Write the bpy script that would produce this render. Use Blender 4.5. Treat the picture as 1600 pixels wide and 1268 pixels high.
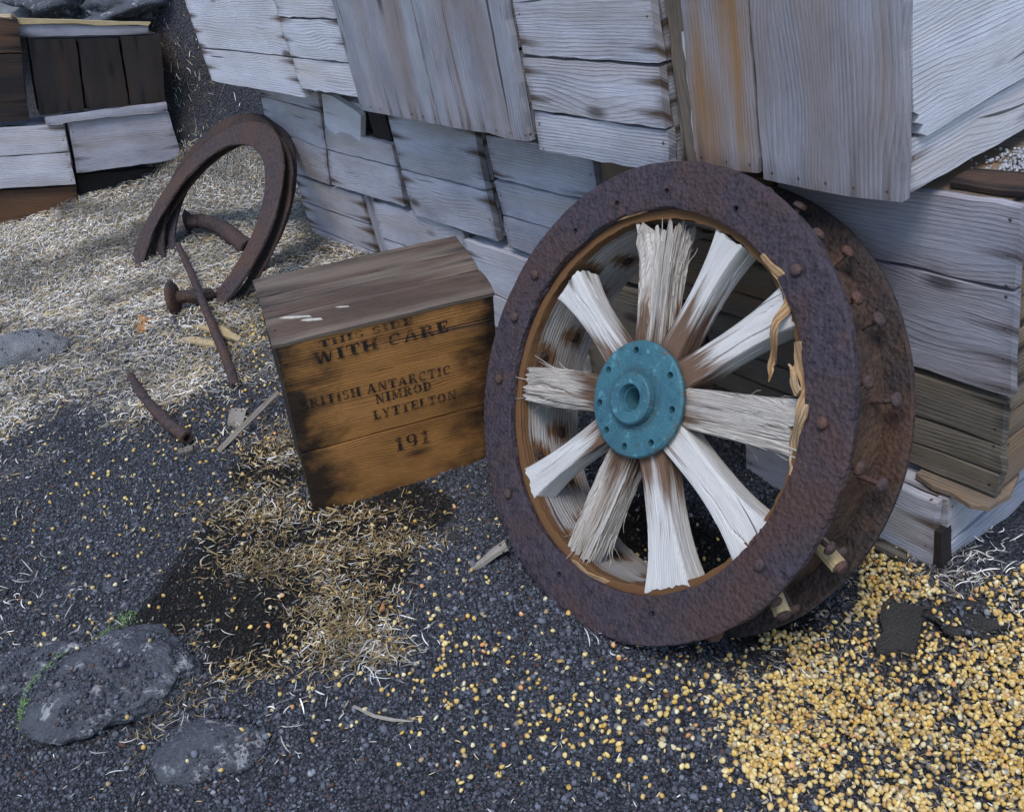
import bpy, bmesh, math, random
import numpy as np
from mathutils import Matrix, Vector, noise as mnoise

for o in list(bpy.data.objects): bpy.data.objects.remove(o)
scene = bpy.context.scene
COL = scene.collection
RNG = np.random.default_rng(7)
random.seed(7)

# ------------------------------------------------------------------ camera
F = 1524.0; PX, PY = 800.0, 589.0; CAMH = 1.2
_X = np.array([1190, -589, 1524.]); _Z = np.array([-610, 2711, 1524.])
_X /= np.linalg.norm(_X); _Z /= np.linalg.norm(_Z); _Y = np.cross(_Z, _X)
MC = np.array([_X, _Y, _Z]); C0 = np.array([0, 0, CAMH])
cd = bpy.data.cameras.new('camera'); cam = bpy.data.objects.new('camera', cd); COL.objects.link(cam)
mw = Matrix.Identity(4)
for i in range(3):
    for j in range(3): mw[i][j] = MC[i, j]
    mw[i][3] = C0[i]
cam.matrix_world = mw
cd.sensor_fit = 'HORIZONTAL'; cd.sensor_width = 36; cd.lens = F / 1600 * 36
cd.shift_y = -45 / 1600; cd.clip_start = 0.02; cd.clip_end = 2000
scene.camera = cam
scene.render.resolution_x = 1024; scene.render.resolution_y = 811

# ------------------------------------------------------------------ sky, sun, exposure
SUN_DIR = np.array([0.32, -0.30, 0.90]); SUN_DIR /= np.linalg.norm(SUN_DIR)
elev = math.asin(SUN_DIR[2]); azim = math.atan2(SUN_DIR[0], SUN_DIR[1])
world = bpy.data.worlds.new('World'); scene.world = world; world.use_nodes = True
nt = world.node_tree; nt.nodes.clear()
sky = nt.nodes.new('ShaderNodeTexSky'); sky.sky_type = 'NISHITA'; sky.sun_disc = False
sky.sun_elevation = elev; sky.sun_rotation = azim; sky.dust_density = .9; sky.air_density = 1.15; sky.ozone_density = 2.5
bg = nt.nodes.new('ShaderNodeBackground'); bg.inputs[1].default_value = 0.14
wo = nt.nodes.new('ShaderNodeOutputWorld')
nt.links.new(sky.outputs[0], bg.inputs[0]); nt.links.new(bg.outputs[0], wo.inputs[0])
sl = bpy.data.lights.new('sun', 'SUN'); sl.energy = 1.3; sl.angle = math.radians(24); sl.color = (1, .98, .95)
so = bpy.data.objects.new('sun', sl); COL.objects.link(so)
so.rotation_euler = Vector(SUN_DIR).to_track_quat('Z', 'Y').to_euler()
scene.view_settings.view_transform = 'Standard'; scene.view_settings.look = 'None'
scene.view_settings.exposure = 0.82; scene.view_settings.gamma = 1

# ------------------------------------------------------------------ maths helpers
def ray(px, py): return MC @ np.array([(px - PX) / F, -(py - PY) / F, -1.])
def ony(px, py, y): d = ray(px, py); return C0 + d * (y / d[1])
def onp(px, py, c, n): d = ray(px, py); return C0 + d * (np.dot(c - C0, n) / np.dot(d, n))
def hash2(ix, iy, s):
    h = (ix.astype(np.int64) * 374761393 + iy.astype(np.int64) * 668265263 + s * 974634777) & 0x7fffffff
    h = ((h ^ (h >> 13)) * 1274126177) & 0x7fffffff
    return ((h ^ (h >> 16)) & 0xffff) / 65535.0
def vnoise(x, y, s=0):
    x = np.asarray(x, float); y = np.asarray(y, float)
    ix = np.floor(x); iy = np.floor(y); fx = x - ix; fy = y - iy
    fx = fx * fx * (3 - 2 * fx); fy = fy * fy * (3 - 2 * fy)
    a = hash2(ix, iy, s); b = hash2(ix + 1, iy, s); c = hash2(ix, iy + 1, s); d = hash2(ix + 1, iy + 1, s)
    return (a * (1 - fx) + b * fx) * (1 - fy) + (c * (1 - fx) + d * fx) * fy
def fbm(x, y, s=0, o=4):
    t = 0; a = .5
    for i in range(o):
        t = t + a * vnoise(x * 2 ** i, y * 2 ** i, s + i * 17); a *= .5
    return t
def sst(t): t = np.clip(t, 0, 1); return t * t * (3 - 2 * t)
def ground_z(x, y):
    x = np.asarray(x, float); y = np.asarray(y, float)
    z = .10 * sst((-x - 1.75) / 1.15) * (1 - .35 * sst((y - .95) / .35)) + .10 * sst((-x - 3.5) / 1.0)
    z = z + .75 * sst((-x - 3.95) / 1.0) * sst((y - .98) / .5)
    z = z + np.minimum(np.maximum(0, -x - 5.3) * .42, 14)
    z = z - .085 * sst((y - .64) / .30) * np.exp(-((x + .85) / .5) ** 2)
    z = z - .012 * np.exp(-(((x + 1.70) / .22) ** 2 + ((y - .62) / .26) ** 2))
    near = (x > -9) & (x < 3) & (np.abs(y) < 5)
    z = z + np.where(near, (fbm(x * 3.1, y * 3.1, 3) - .47) * .05 + (fbm(x * 14, y * 14, 9, 3) - .44) * .022, (fbm(x * .5, y * .5, 5) - .47) * .5)
    return z
def g(x, y): return float(ground_z(x, y))
_AT = {}
def atg(px, py, lift=0.):
    k = (px, py, lift)
    if k in _AT: return _AT[k].copy()
    d = ray(px, py); t = np.arange(.5, 14, .01); p = C0 + d * t[:, None]
    hit = np.argmax(p[:, 2] - lift < ground_z(p[:, 0], p[:, 1])); lo, hi = t[max(hit - 1, 0)], t[hit]
    tt = np.linspace(lo, hi, 25); p = C0 + d * tt[:, None]; h = np.argmax(p[:, 2] - lift <= ground_z(p[:, 0], p[:, 1]) + 1e-6)
    _AT[k] = p[h]; return p[h].copy()

# ------------------------------------------------------------------ object helpers
def tag(o, label=None, cat=None, group=None, kind=None):
    if label: o['label'] = label
    if cat: o['category'] = cat
    if group: o['group'] = group
    if kind: o['kind'] = kind
    return o
def thing(name, label, cat, loc=(0, 0, 0), group=None, mat=None):
    o = bpy.data.objects.new(name, None); COL.objects.link(o); o.empty_display_size = .05
    if mat is not None: o.matrix_world = mat
    else: o.location = Vector([float(v) for v in loc])
    bpy.context.view_layer.update()
    return tag(o, label, cat, group)
def mk(name, verts, faces, mat, parent=None, uvs=None, smooth=False, cols=None, world_coords=True):
    """one mesh object; uvs: dict layer -> per-vertex (n,2)"""
    verts = np.asarray(verts, float)
    if parent is not None and world_coords:
        L = parent.matrix_world.translation; verts = verts - np.array(L)
    me = bpy.data.meshes.new(name); me.from_pydata([tuple(v) for v in verts], [], [tuple(f) for f in faces])
    li = np.zeros(len(me.loops), np.int32); me.loops.foreach_get('vertex_index', li)
    if uvs:
        for k, a in uvs.items():
            l = me.uv_layers.new(name=k); l.data.foreach_set('uv', np.asarray(a, np.float32)[li].ravel())
    if cols is not None:
        ca = me.color_attributes.new('tint', 'FLOAT_COLOR', 'POINT')
        ca.data.foreach_set('color', np.concatenate([cols, np.ones((len(cols), 1))], 1).astype(np.float32).ravel())
    if smooth: me.polygons.foreach_set('use_smooth', [True] * len(me.polygons))
    me.update()
    if mat: me.materials.append(mat)
    o = bpy.data.objects.new(name, me); COL.objects.link(o)
    if parent is not None: o.parent = parent
    return o
def bigmesh(name, V, Fa, mat, cols=None, smooth=False):
    """fast path, uniform face size"""
    V = np.asarray(V, np.float32); Fa = np.asarray(Fa, np.int32); k = Fa.shape[1]
    me = bpy.data.meshes.new(name); me.vertices.add(len(V)); me.vertices.foreach_set('co', V.ravel())
    me.loops.add(Fa.size); me.loops.foreach_set('vertex_index', Fa.ravel())
    me.polygons.add(len(Fa)); me.polygons.foreach_set('loop_start', np.arange(0, Fa.size, k, dtype=np.int32))
    me.polygons.foreach_set('loop_total', np.full(len(Fa), k, np.int32))
    if smooth: me.polygons.foreach_set('use_smooth', np.ones(len(Fa), bool))
    me.update(calc_edges=True)
    if cols is not None:
        ca = me.color_attributes.new('tint', 'FLOAT_COLOR', 'POINT')
        ca.data.foreach_set('color', np.concatenate([cols, np.ones((len(cols), 1))], 1).astype(np.float32).ravel())
    me.materials.append(mat)
    o = bpy.data.objects.new(name, me); COL.objects.link(o); return o

# ------------------------------------------------------------------ materials
class NB:
    def __init__(s, name, rough=.85):
        s.m = bpy.data.materials.new(name); s.m.use_nodes = True; s.t = s.m.node_tree; s.n = s.t.nodes
        s.b = s.n['Principled BSDF']; s.b.inputs['Roughness'].default_value = rough
        s.b.inputs['Specular IOR Level'].default_value = .3
    def add(s, ty, ins=None, **kw):
        x = s.n.new(ty)
        for k, v in kw.items(): setattr(x, k, v)
        for k, v in (ins or {}).items(): s.set(x.inputs[k], v)
        return x
    def set(s, sock, v):
        if hasattr(v, 'is_output'): s.t.links.new(v, sock)
        else:
            if isinstance(v, (tuple, list)) and len(v) == 3 and sock.type == 'RGBA': v = (*v, 1)
            sock.default_value = v
    def math(s, op, a, b=None, c=None, clamp=False):
        x = s.n.new('ShaderNodeMath'); x.operation = op; x.use_clamp = clamp
        for i, v in enumerate((a, b, c)):
            if v is not None: s.set(x.inputs[i], v)
        return x.outputs[0]
    def rng(s, v, a, b, c=0., d=1.):
        x = s.n.new('ShaderNodeMapRange'); x.clamp = True
        for i, q in enumerate((v, a, b, c, d)): s.set(x.inputs[i], q)
        return x.outputs[0]
    def mix(s, f, a, b, bl='MIX'):
        x = s.n.new('ShaderNodeMix'); x.data_type = 'RGBA'; x.blend_type = bl
        s.set(x.inputs[0], f); s.set(x.inputs[6], a); s.set(x.inputs[7], b); return x.outputs[2]
    def noise(s, vec, sc, det=3, rough=.55, dist=0.):
        x = s.add('ShaderNodeTexNoise', {'Scale': sc, 'Detail': det, 'Roughness': rough, 'Distortion': dist})
        s.t.links.new(vec, x.inputs['Vector']); return x.outputs[0]
    def vor(s, vec, sc, feat='F1', rnd=1.):
        x = s.add('ShaderNodeTexVoronoi', {'Scale': sc, 'Randomness': rnd}, feature=feat)
        s.t.links.new(vec, x.inputs['Vector']); return x
    def comb(s, x, y, z=0.):
        q = s.n.new('ShaderNodeCombineXYZ')
        for i, v in enumerate((x, y, z)): s.set(q.inputs[i], v)
        return q.outputs[0]
    def bump(s, hgt, st, dist, nrm=None):
        q = s.add('ShaderNodeBump', {'Strength': st, 'Distance': dist, 'Height': hgt})
        if nrm: s.t.links.new(nrm, q.inputs['Normal'])
        return q.outputs[0]
    def out(s, col, nrm=None, rough=None):
        s.set(s.b.inputs['Base Color'], col)
        if nrm: s.t.links.new(nrm, s.b.inputs['Normal'])
        if rough is not None: s.set(s.b.inputs['Roughness'], rough)
        return s.m

def wood(name, light, dark, stain, stain_amt=.8, warm=None, warm_amt=0., grain=1., crack_amt=.8, bump=.5, spoke=False, rough=.85, blot=.5, endblot=0.):
    k = NB(name, rough)
    uv = k.add('ShaderNodeUVMap', uv_map='grain'); sep = k.add('ShaderNodeSeparateXYZ', {0: uv.outputs[0]})
    u, v = sep.outputs[0], sep.outputs[1]
    rnd = k.add('ShaderNodeObjectInfo').outputs['Random']; r = k.math('MULTIPLY', rnd, 57.)
    kv = k.vor(k.comb(k.math('MULTIPLY', u, 3.0), k.math('MULTIPLY', v, 8.), r), 1.)
    kd = kv.outputs['Distance']
    knot = k.rng(kd, .13, .05)
    halo = k.rng(kd, .5, .05)
    w1 = k.noise(k.comb(k.math('MULTIPLY', u, 2.2), k.math('MULTIPLY', v, 9.), r), 1., 2)
    vv = k.math('ADD', v, k.math('ADD', k.math('MULTIPLY', k.math('SUBTRACT', w1, .5), .004 if spoke else .02), k.math('MULTIPLY', halo, .002 if spoke else .022)))
    drift = k.noise(k.comb(k.math('MULTIPLY', u, .8), k.math('MULTIPLY', v, 7.), k.math('ADD', r, 31.)), 1., 2)
    ph = k.math('FRACT', k.math('MULTIPLY_ADD', vv, 135. * grain, k.math('MULTIPLY', drift, 7.)))
    line = k.math('MULTIPLY', k.rng(ph, .25, .86), k.rng(ph, 1., .88))
    lm = k.rng(k.noise(k.comb(k.math('MULTIPLY', u, 4.), k.math('MULTIPLY', v, 16.), k.math('ADD', r, 13.)), 1., 3), .34, .66, .12, 1.)
    fine = k.noise(k.comb(k.math('MULTIPLY', u, 55.), k.math('MULTIPLY', v, 640.), r), 1., 3, .65)
    fib = k.noise(k.comb(k.math('MULTIPLY', u, 9.), k.math('MULTIPLY', v, 330.), k.math('ADD', r, 17.)), 1., 2, .6)
    gr = k.math('SUBTRACT', k.math('ADD', k.math('MULTIPLY', fine, .55), k.math('MULTIPLY', fib, .55)), k.math('MULTIPLY', k.math('MULTIPLY', line, lm), .42))
    gf = k.rng(gr, .18, .66)
    col = k.mix(gf, dark, light)
    patch = k.noise(k.comb(k.math('MULTIPLY', u, 4.5), k.math('MULTIPLY', v, 9.), r), 1., 5, .65)
    col = k.mix(k.math('MULTIPLY', k.rng(patch, .47, .72), blot), col, tuple(c * .55 for c in dark))
    col = k.mix(k.math('MULTIPLY', k.rng(patch, .46, .3), .45), col, tuple(min(1, c * 1.18) for c in light))
    if warm:
        wn = k.noise(k.comb(k.math('MULTIPLY', u, 1.6), k.math('MULTIPLY', v, 13.), k.math('ADD', r, 9.)), 1., 3)
        col = k.mix(k.math('MULTIPLY', k.rng(wn, .42, .7), warm_amt), col, warm)
    col = k.mix(k.math('MULTIPLY', knot, .75), col, tuple(c * .45 for c in stain))
    cr = k.noise(k.comb(k.math('MULTIPLY', u, 1.7), k.math('MULTIPLY', vv, 62.), k.math('ADD', r, 3.)), 1., 2)
    crk = k.rng(cr, .685, .73)
    col = k.mix(k.math('MULTIPLY', crk, crack_amt), col, (.025, .022, .022))
    e = k.add('ShaderNodeUVMap', uv_map='edge'); es = k.add('ShaderNodeSeparateXYZ', {0: e.outputs[0]})
    d = es.outputs[0]
    en = k.noise(k.comb(k.math('MULTIPLY', d, 9.), k.math('MULTIPLY', v, 34.), r), 1., 3)
    if spoke:
        en2 = k.noise(k.comb(k.math('MULTIPLY', d, 10.), k.math('MULTIPLY', v, 170.), r), 1., 4, .7)
        big_ = k.noise(k.comb(k.math('MULTIPLY', d, 5.), k.math('MULTIPLY', v, 22.), k.math('ADD', r, 5.)), 1., 2)
        lim = k.math('ADD', k.math('MULTIPLY_ADD', rnd, .13, -.035), k.math('MULTIPLY', k.math('SUBTRACT', big_, .4), .34))
        st = k.math('MULTIPLY', k.rng(k.math('SUBTRACT', k.math('ADD', d, k.math('MULTIPLY', k.math('SUBTRACT', en2, .5), -.22)), lim), .0, -.07), stain_amt)
    else:
        v3 = k.math('ADD', k.math('MULTIPLY', v, 19.), k.math('ADD', k.math('MULTIPLY', rnd, .7), k.math('MULTIPLY', k.math('SUBTRACT', en, .5), .35)))
        tt = k.math('ABSOLUTE', k.math('SUBTRACT', k.math('FRACT', v3), .5))
        wn_ = k.add('ShaderNodeTexWhiteNoise', {'W': k.math('ADD', k.math('FLOOR', v3), k.math('MULTIPLY', r, 7.3))}, noise_dimensions='1D').outputs[0]
        ln = k.math('MULTIPLY_ADD', wn_, .12, .015)
        fall = k.math('SUBTRACT', 1., k.math('DIVIDE', d, ln), clamp=True)
        wide = k.rng(tt, k.math('MULTIPLY_ADD', fall, .26, .06), .0)
        streak = k.math('MULTIPLY', k.math('MULTIPLY', k.math('MULTIPLY', fall, wide), 1.35), k.rng(wn_, .30, .6))
        endd = k.math('MULTIPLY', k.rng(d, .022, .0), k.rng(en, .38, .62))
        nail = k.rng(k.math('ADD', k.math('ABSOLUTE', k.math('SUBTRACT', d, .013)), k.math('MULTIPLY', tt, .05)), .0045, .0025)
        st = k.math('MAXIMUM', k.math('MULTIPLY', k.math('MAXIMUM', streak, k.math('MULTIPLY', endd, .6)), stain_amt), nail)
    if endblot:
        eb_ = k.noise(k.comb(k.math('MULTIPLY', u, 8.), k.math('MULTIPLY', v, 10.), k.math('ADD', r, 21.)), 1., 4, .65)
        col = k.mix(k.math('MULTIPLY', k.rng(k.math('SUBTRACT', k.math('MULTIPLY', k.math('SUBTRACT', eb_, .27), .30), d), -.045, .055), endblot), col, stain)
    col = k.mix(k.math('MINIMUM', st, 1.), col, stain)
    hgt = k.math('SUBTRACT', k.math('ADD', gr, k.math('MULTIPLY', patch, .3)), k.math('MULTIPLY', crk, 1.2))
    return k.out(col, k.bump(hgt, bump, .004))

def rust(name, c1, c2, c3, sc=1., bump=.6, rough=.8, spec=.35):
    k = NB(name, rough); tc = k.add('ShaderNodeTexCoord').outputs['Object']
    n1 = k.noise(tc, 9 * sc, 6, .65); n2 = k.noise(tc, 70 * sc, 4, .6); n3 = k.noise(tc, 28 * sc, 5, .7)
    v = k.vor(tc, 130 * sc).outputs['Distance']
    col = k.mix(k.rng(n1, .38, .62), c1, c2)
    col = k.mix(k.math('MULTIPLY', k.rng(n3, .56, .72), .7), col, c3)
    col = k.mix(k.math('MULTIPLY', k.rng(n2, .52, .36), .8), col, tuple(c * .45 for c in c1))
    col = k.mix(k.math('MULTIPLY', k.rng(n2, .58, .7), .35), col, tuple(min(1, c * 1.9) for c in c1))
    n4 = k.noise(tc, 4.5 * sc, 4, .6); col = k.mix(k.math('MULTIPLY', k.rng(n4, .45, .68), .75), col, tuple(c * .8 for c in c3))
    pit = k.rng(v, .16, .05); n5 = k.noise(tc, 210 * sc, 3, .7)
    col = k.mix(k.math('MULTIPLY', k.rng(n5, .56, .66), .55), col, tuple(c * .3 for c in c1))
    col = k.mix(k.math('MULTIPLY', k.rng(n5, .42, .34), .4), col, tuple(min(1, c * 1.6) for c in c2))
    k.b.inputs['Specular IOR Level'].default_value = spec
    hg = k.math('ADD', k.math('MULTIPLY', n2, 1.), k.math('ADD', k.math('MULTIPLY', v, .6), n3))
    return k.out(col, k.bump(hg, bump, .004), k.rng(n2, .3, .7, rough - .15, min(1., rough + .1)))

def tinted(name, rough=.8, bump=0., sc=300., spec=.3, rand=0., trans=0.):
    k = NB(name, rough); a = k.add('ShaderNodeVertexColor', layer_name='tint').outputs[0]
    k.b.inputs['Specular IOR Level'].default_value = spec
    nrm = None; tc = k.add('ShaderNodeTexCoord').outputs['Object']
    if rand:
        rnd = k.add('ShaderNodeObjectInfo').outputs['Random']
        a = k.mix(rand, a, k.mix(rnd, (.42, .22, .06), (.80, .66, .36)))
    a = k.mix(.35, a, k.mix(k.noise(tc, sc * .5, 3), (0, 0, 0), (1, 1, 1)), 'OVERLAY')
    if bump: nrm = k.bump(k.noise(tc, sc, 3), bump, .002)
    return k.out(a, nrm)

W_GREY = wood('weathered_wood_grey', (.50, .49, .53), (.30, .29, .325), (.095, .064, .048), 1.0, (.33, .265, .21), .5)
W_PALE = wood('weathered_wood_pale', (.62, .61, .65), (.44, .43, .465), (.11, .078, .060), 1.0, (.46, .385, .31), .45, blot=.3)
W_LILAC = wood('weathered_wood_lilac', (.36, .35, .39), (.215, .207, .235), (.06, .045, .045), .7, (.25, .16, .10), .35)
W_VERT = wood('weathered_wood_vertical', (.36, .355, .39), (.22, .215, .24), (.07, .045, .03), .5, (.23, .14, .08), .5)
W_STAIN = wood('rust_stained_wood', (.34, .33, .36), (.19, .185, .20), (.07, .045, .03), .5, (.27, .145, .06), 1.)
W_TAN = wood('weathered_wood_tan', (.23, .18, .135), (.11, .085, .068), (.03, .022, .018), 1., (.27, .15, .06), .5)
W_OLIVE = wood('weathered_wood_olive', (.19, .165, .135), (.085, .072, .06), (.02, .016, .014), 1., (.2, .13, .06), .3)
W_DARK = wood('dark_wood', (.024, .019, .018), (.011, .0095, .0095), (.008, .007, .007), 1., (.055, .028, .014), .5)
W_BROWN = wood('brown_wood', (.085, .047, .029), (.035, .021, .015), (.014, .01, .01), 1., (.16, .07, .026), .5)
W_BOX = wood('case_wood', (.43, .195, .060), (.18, .078, .026), (.016, .012, .010), .45, (.40, .18, .045), .6, grain=1.1, bump=.4, rough=.5, blot=.85, endblot=.95)
W_LID = wood('case_lid_wood', (.110, .068, .046), (.040, .027, .020), (.03, .022, .02), .7, (.34, .29, .23), .5, rough=.7)
W_SPOKE = wood('spoke_wood', (.60, .575, .54), (.45, .425, .395), (.115, .056, .027), .95, (.58, .5, .42), .25, bump=.5, grain=1.2, spoke=True, blot=.2)
W_SPOKE_ROUGH = wood('frayed_spoke_wood', (.60, .55, .49), (.30, .255, .21), (.105, .052, .026), .95, (.36, .25, .16), .4, bump=1., spoke=True, blot=.4, grain=1.5)
W_SPLINT = wood('splinter_wood', (.52, .38, .22), (.24, .13, .055), (.10, .05, .02), .6, (.5, .2, .05), .5, bump=.8)
W_FELLOE = wood('felloe_wood', (.42, .40, .39), (.20, .185, .175), (.13, .062, .024), 1.3, (.24, .15, .08), .4, bump=.8, spoke=True)
W_STICK = wood('stick_wood', (.34, .30, .25), (.16, .135, .11), (.05, .04, .03), .4)
W_YELLOW = wood('fresh_wood', (.52, .40, .22), (.32, .23, .12), (.1, .07, .04), .3)
R_RING = rust('rust_purple', (.044, .034, .044), (.050, .033, .037), (.082, .038, .025), 1., 1.)
R_BROWN = rust('rust_brown', (.050, .035, .036), (.064, .040, .034), (.105, .050, .028), 1., .8)
R_BAND = rust('rust_band', (.058, .034, .025), (.078, .044, .030), (.125, .066, .034), 1., .7)
R_DARK = rust('rust_dark', (.032, .024, .023), (.05, .03, .025), (.09, .042, .022), 1., 1.)
R_BOLT = rust('rust_bolt', (.055, .04, .042), (.085, .05, .042), (.15, .06, .025), 2., .5)

def paint_blue():
    k = NB('blue_paint', .55); tc = k.add('ShaderNodeTexCoord').outputs['Object']
    n1 = k.noise(tc, 14, 5, .65); n2 = k.noise(tc, 60, 4, .65); n3 = k.noise(tc, 190, 3)
    col = k.mix(k.rng(n1, .35, .68), (.034, .098, .128), (.048, .145, .172))
    col = k.mix(k.math('MULTIPLY', k.rng(n2, .58, .68), .8), col, (.11, .27, .33))
    chip = k.rng(k.noise(tc, 38, 5, .75), .635, .66); col = k.mix(k.math('MULTIPLY', chip, .85), col, (.075, .05, .04))
    col = k.mix(k.math('MULTIPLY', k.rng(n2, .40, .30), .8), col, (.022, .06, .085))
    sp = k.add('ShaderNodeSeparateXYZ', {0: tc}); rr = k.math('SQRT', k.math('ADD', k.math('POWER', sp.outputs[0], 2.), k.math('POWER', sp.outputs[1], 2.)))
    gm = k.math('MULTIPLY', k.rng(k.math('ABSOLUTE', k.math('SUBTRACT', rr, .05)), .012, .0), k.rng(n2, .38, .6)); col = k.mix(k.math('MULTIPLY', gm, .75), col, (.028, .045, .05))
    ed = k.math('MULTIPLY', k.rng(rr, .088, .1), k.rng(k.noise(tc, 45, 4, .7), .5, .6)); col = k.mix(k.math('MULTIPLY', ed, .8), col, (.10, .055, .035))
    sc_ = k.noise(k.comb(k.math('MULTIPLY', sp.outputs[0], 30.), k.math('MULTIPLY', sp.outputs[1], 260.)), 1., 3); col = k.mix(k.math('MULTIPLY', k.rng(sc_, .66, .72), .5), col, (.16, .33, .38))
    return k.out(col, k.bump(k.math('ADD', n2, n3), .5, .003), k.rng(n2, .35, .65, .42, .72))
M_BLUE = paint_blue()
def stencil():
    k = NB('stencil_ink', .8); tc = k.add('ShaderNodeTexCoord').outputs['Object']
    f = k.rng(k.noise(tc, 42, 5, .7), .36, .55, .18, .95)
    tr = k.add('ShaderNodeBsdfTransparent'); ms = k.add('ShaderNodeMixShader')
    k.b.inputs['Base Color'].default_value = (.012, .011, .012, 1)
    k.t.links.new(f, ms.inputs[0]); k.t.links.new(tr.outputs[0], ms.inputs[1]); k.t.links.new(k.b.outputs[0], ms.inputs[2])
    k.t.links.new(ms.outputs[0], k.n['Material Output'].inputs[0]); return k.m
M_INK = stencil()
def ground_mat():
    k = NB('scoria_ground', .9); tc = k.add('ShaderNodeTexCoord').outputs['Object']
    a = k.add('ShaderNodeVertexColor', layer_name='tint').outputs[0]
    v = k.vor(tc, 170); vd = v.outputs['Distance']; n = k.noise(tc, 60, 5, .7); n2 = k.noise(tc, 420, 3)
    cell = k.add('ShaderNodeSeparateXYZ', {0: v.outputs['Color']}).outputs[0]
    col = k.mix(k.rng(cell, .1, .95), (.30, .30, .31), (.85, .85, .86))
    col = k.mix(k.rng(vd, .35, .75), col, (.12, .12, .12))
    col = k.mix(1., col, k.mix(1., a, (1.55, 1.55, 1.55), 'MULTIPLY'), 'MULTIPLY')
    hg = k.math('ADD', k.math('MULTIPLY', vd, -1.), k.math('ADD', k.math('MULTIPLY', n, 1.2), k.math('MULTIPLY', n2, .25)))
    return k.out(col, k.bump(hg, 1., .006))
M_GROUND = ground_mat()
M_GRAVEL = tinted('scoria_stones', .9, .6, 500.)
M_STRAW = tinted('straw_fibres', .75, 0., 60.)
M_CORN = tinted('corn_kernel_skin', .55, .1, 400., .5, rand=0.)
M_CORN1 = tinted('corn_kernel_skin_single', .55, .1, 400., .5, rand=.25)
def rockmat(name, c1, c2, c3, lich=0., fs=160.):
    k = NB(name, .9); tc = k.add('ShaderNodeTexCoord').outputs['Object']
    n = k.noise(tc, 14, 6, .65); n2 = k.noise(tc, fs, 5, .75); v = k.vor(tc, fs * 1.6)
    col = k.mix(k.rng(n, .35, .65), c1, c2)
    col = k.mix(k.math('MULTIPLY', k.rng(n2, .55, .7), .6), col, c3)
    col = k.mix(k.math('MULTIPLY', k.rng(n2, .45, .33), .7), col, tuple(c * .4 for c in c1))
    if lich: col = k.mix(k.math('MULTIPLY', k.rng(k.noise(tc, 22, 5, .7, .6), .56, .64), lich), col, (.42, .42, .42))
    return k.out(col, k.bump(k.math('ADD', k.math('MULTIPLY', n, 2.), k.math('MULTIPLY_ADD', v.outputs['Distance'], -.7, k.math('MULTIPLY', n2, 1.6))), 1., .007))
M_ROCK_GREY = rockmat('granite_grey', (.20, .205, .215), (.27, .27, .28), (.4, .4, .4), .4)
M_ROCK_DARK = rockmat('lava_rock', (.075, .078, .092), (.11, .115, .13), (.24, .245, .26), .9, 90.)
M_SLATE = rockmat('flat_stone', (.055, .05, .047), (.075, .068, .06), (.1, .09, .08), 0.)
M_MOSS = tinted('moss_green', .9, .5, 300.)
def plainm(name, col, rough=.8, sc=60.):
    k = NB(name, rough); tc = k.add('ShaderNodeTexCoord').outputs['Object']; n = k.noise(tc, sc, 4)
    return k.out(k.mix(k.rng(n, .3, .7), tuple(c * .6 for c in col), tuple(min(1, c * 1.25) for c in col)), k.bump(n, .4, .003))
M_BLACK = plainm('dark_hole', (.01, .01, .01))
M_CHIP = plainm('orange_bark', (.36, .17, .06)); M_PALE = plainm('pale_chip', (.5, .45, .38))
M_SALT = plainm('white_bits', (.38, .38, .40))

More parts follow.
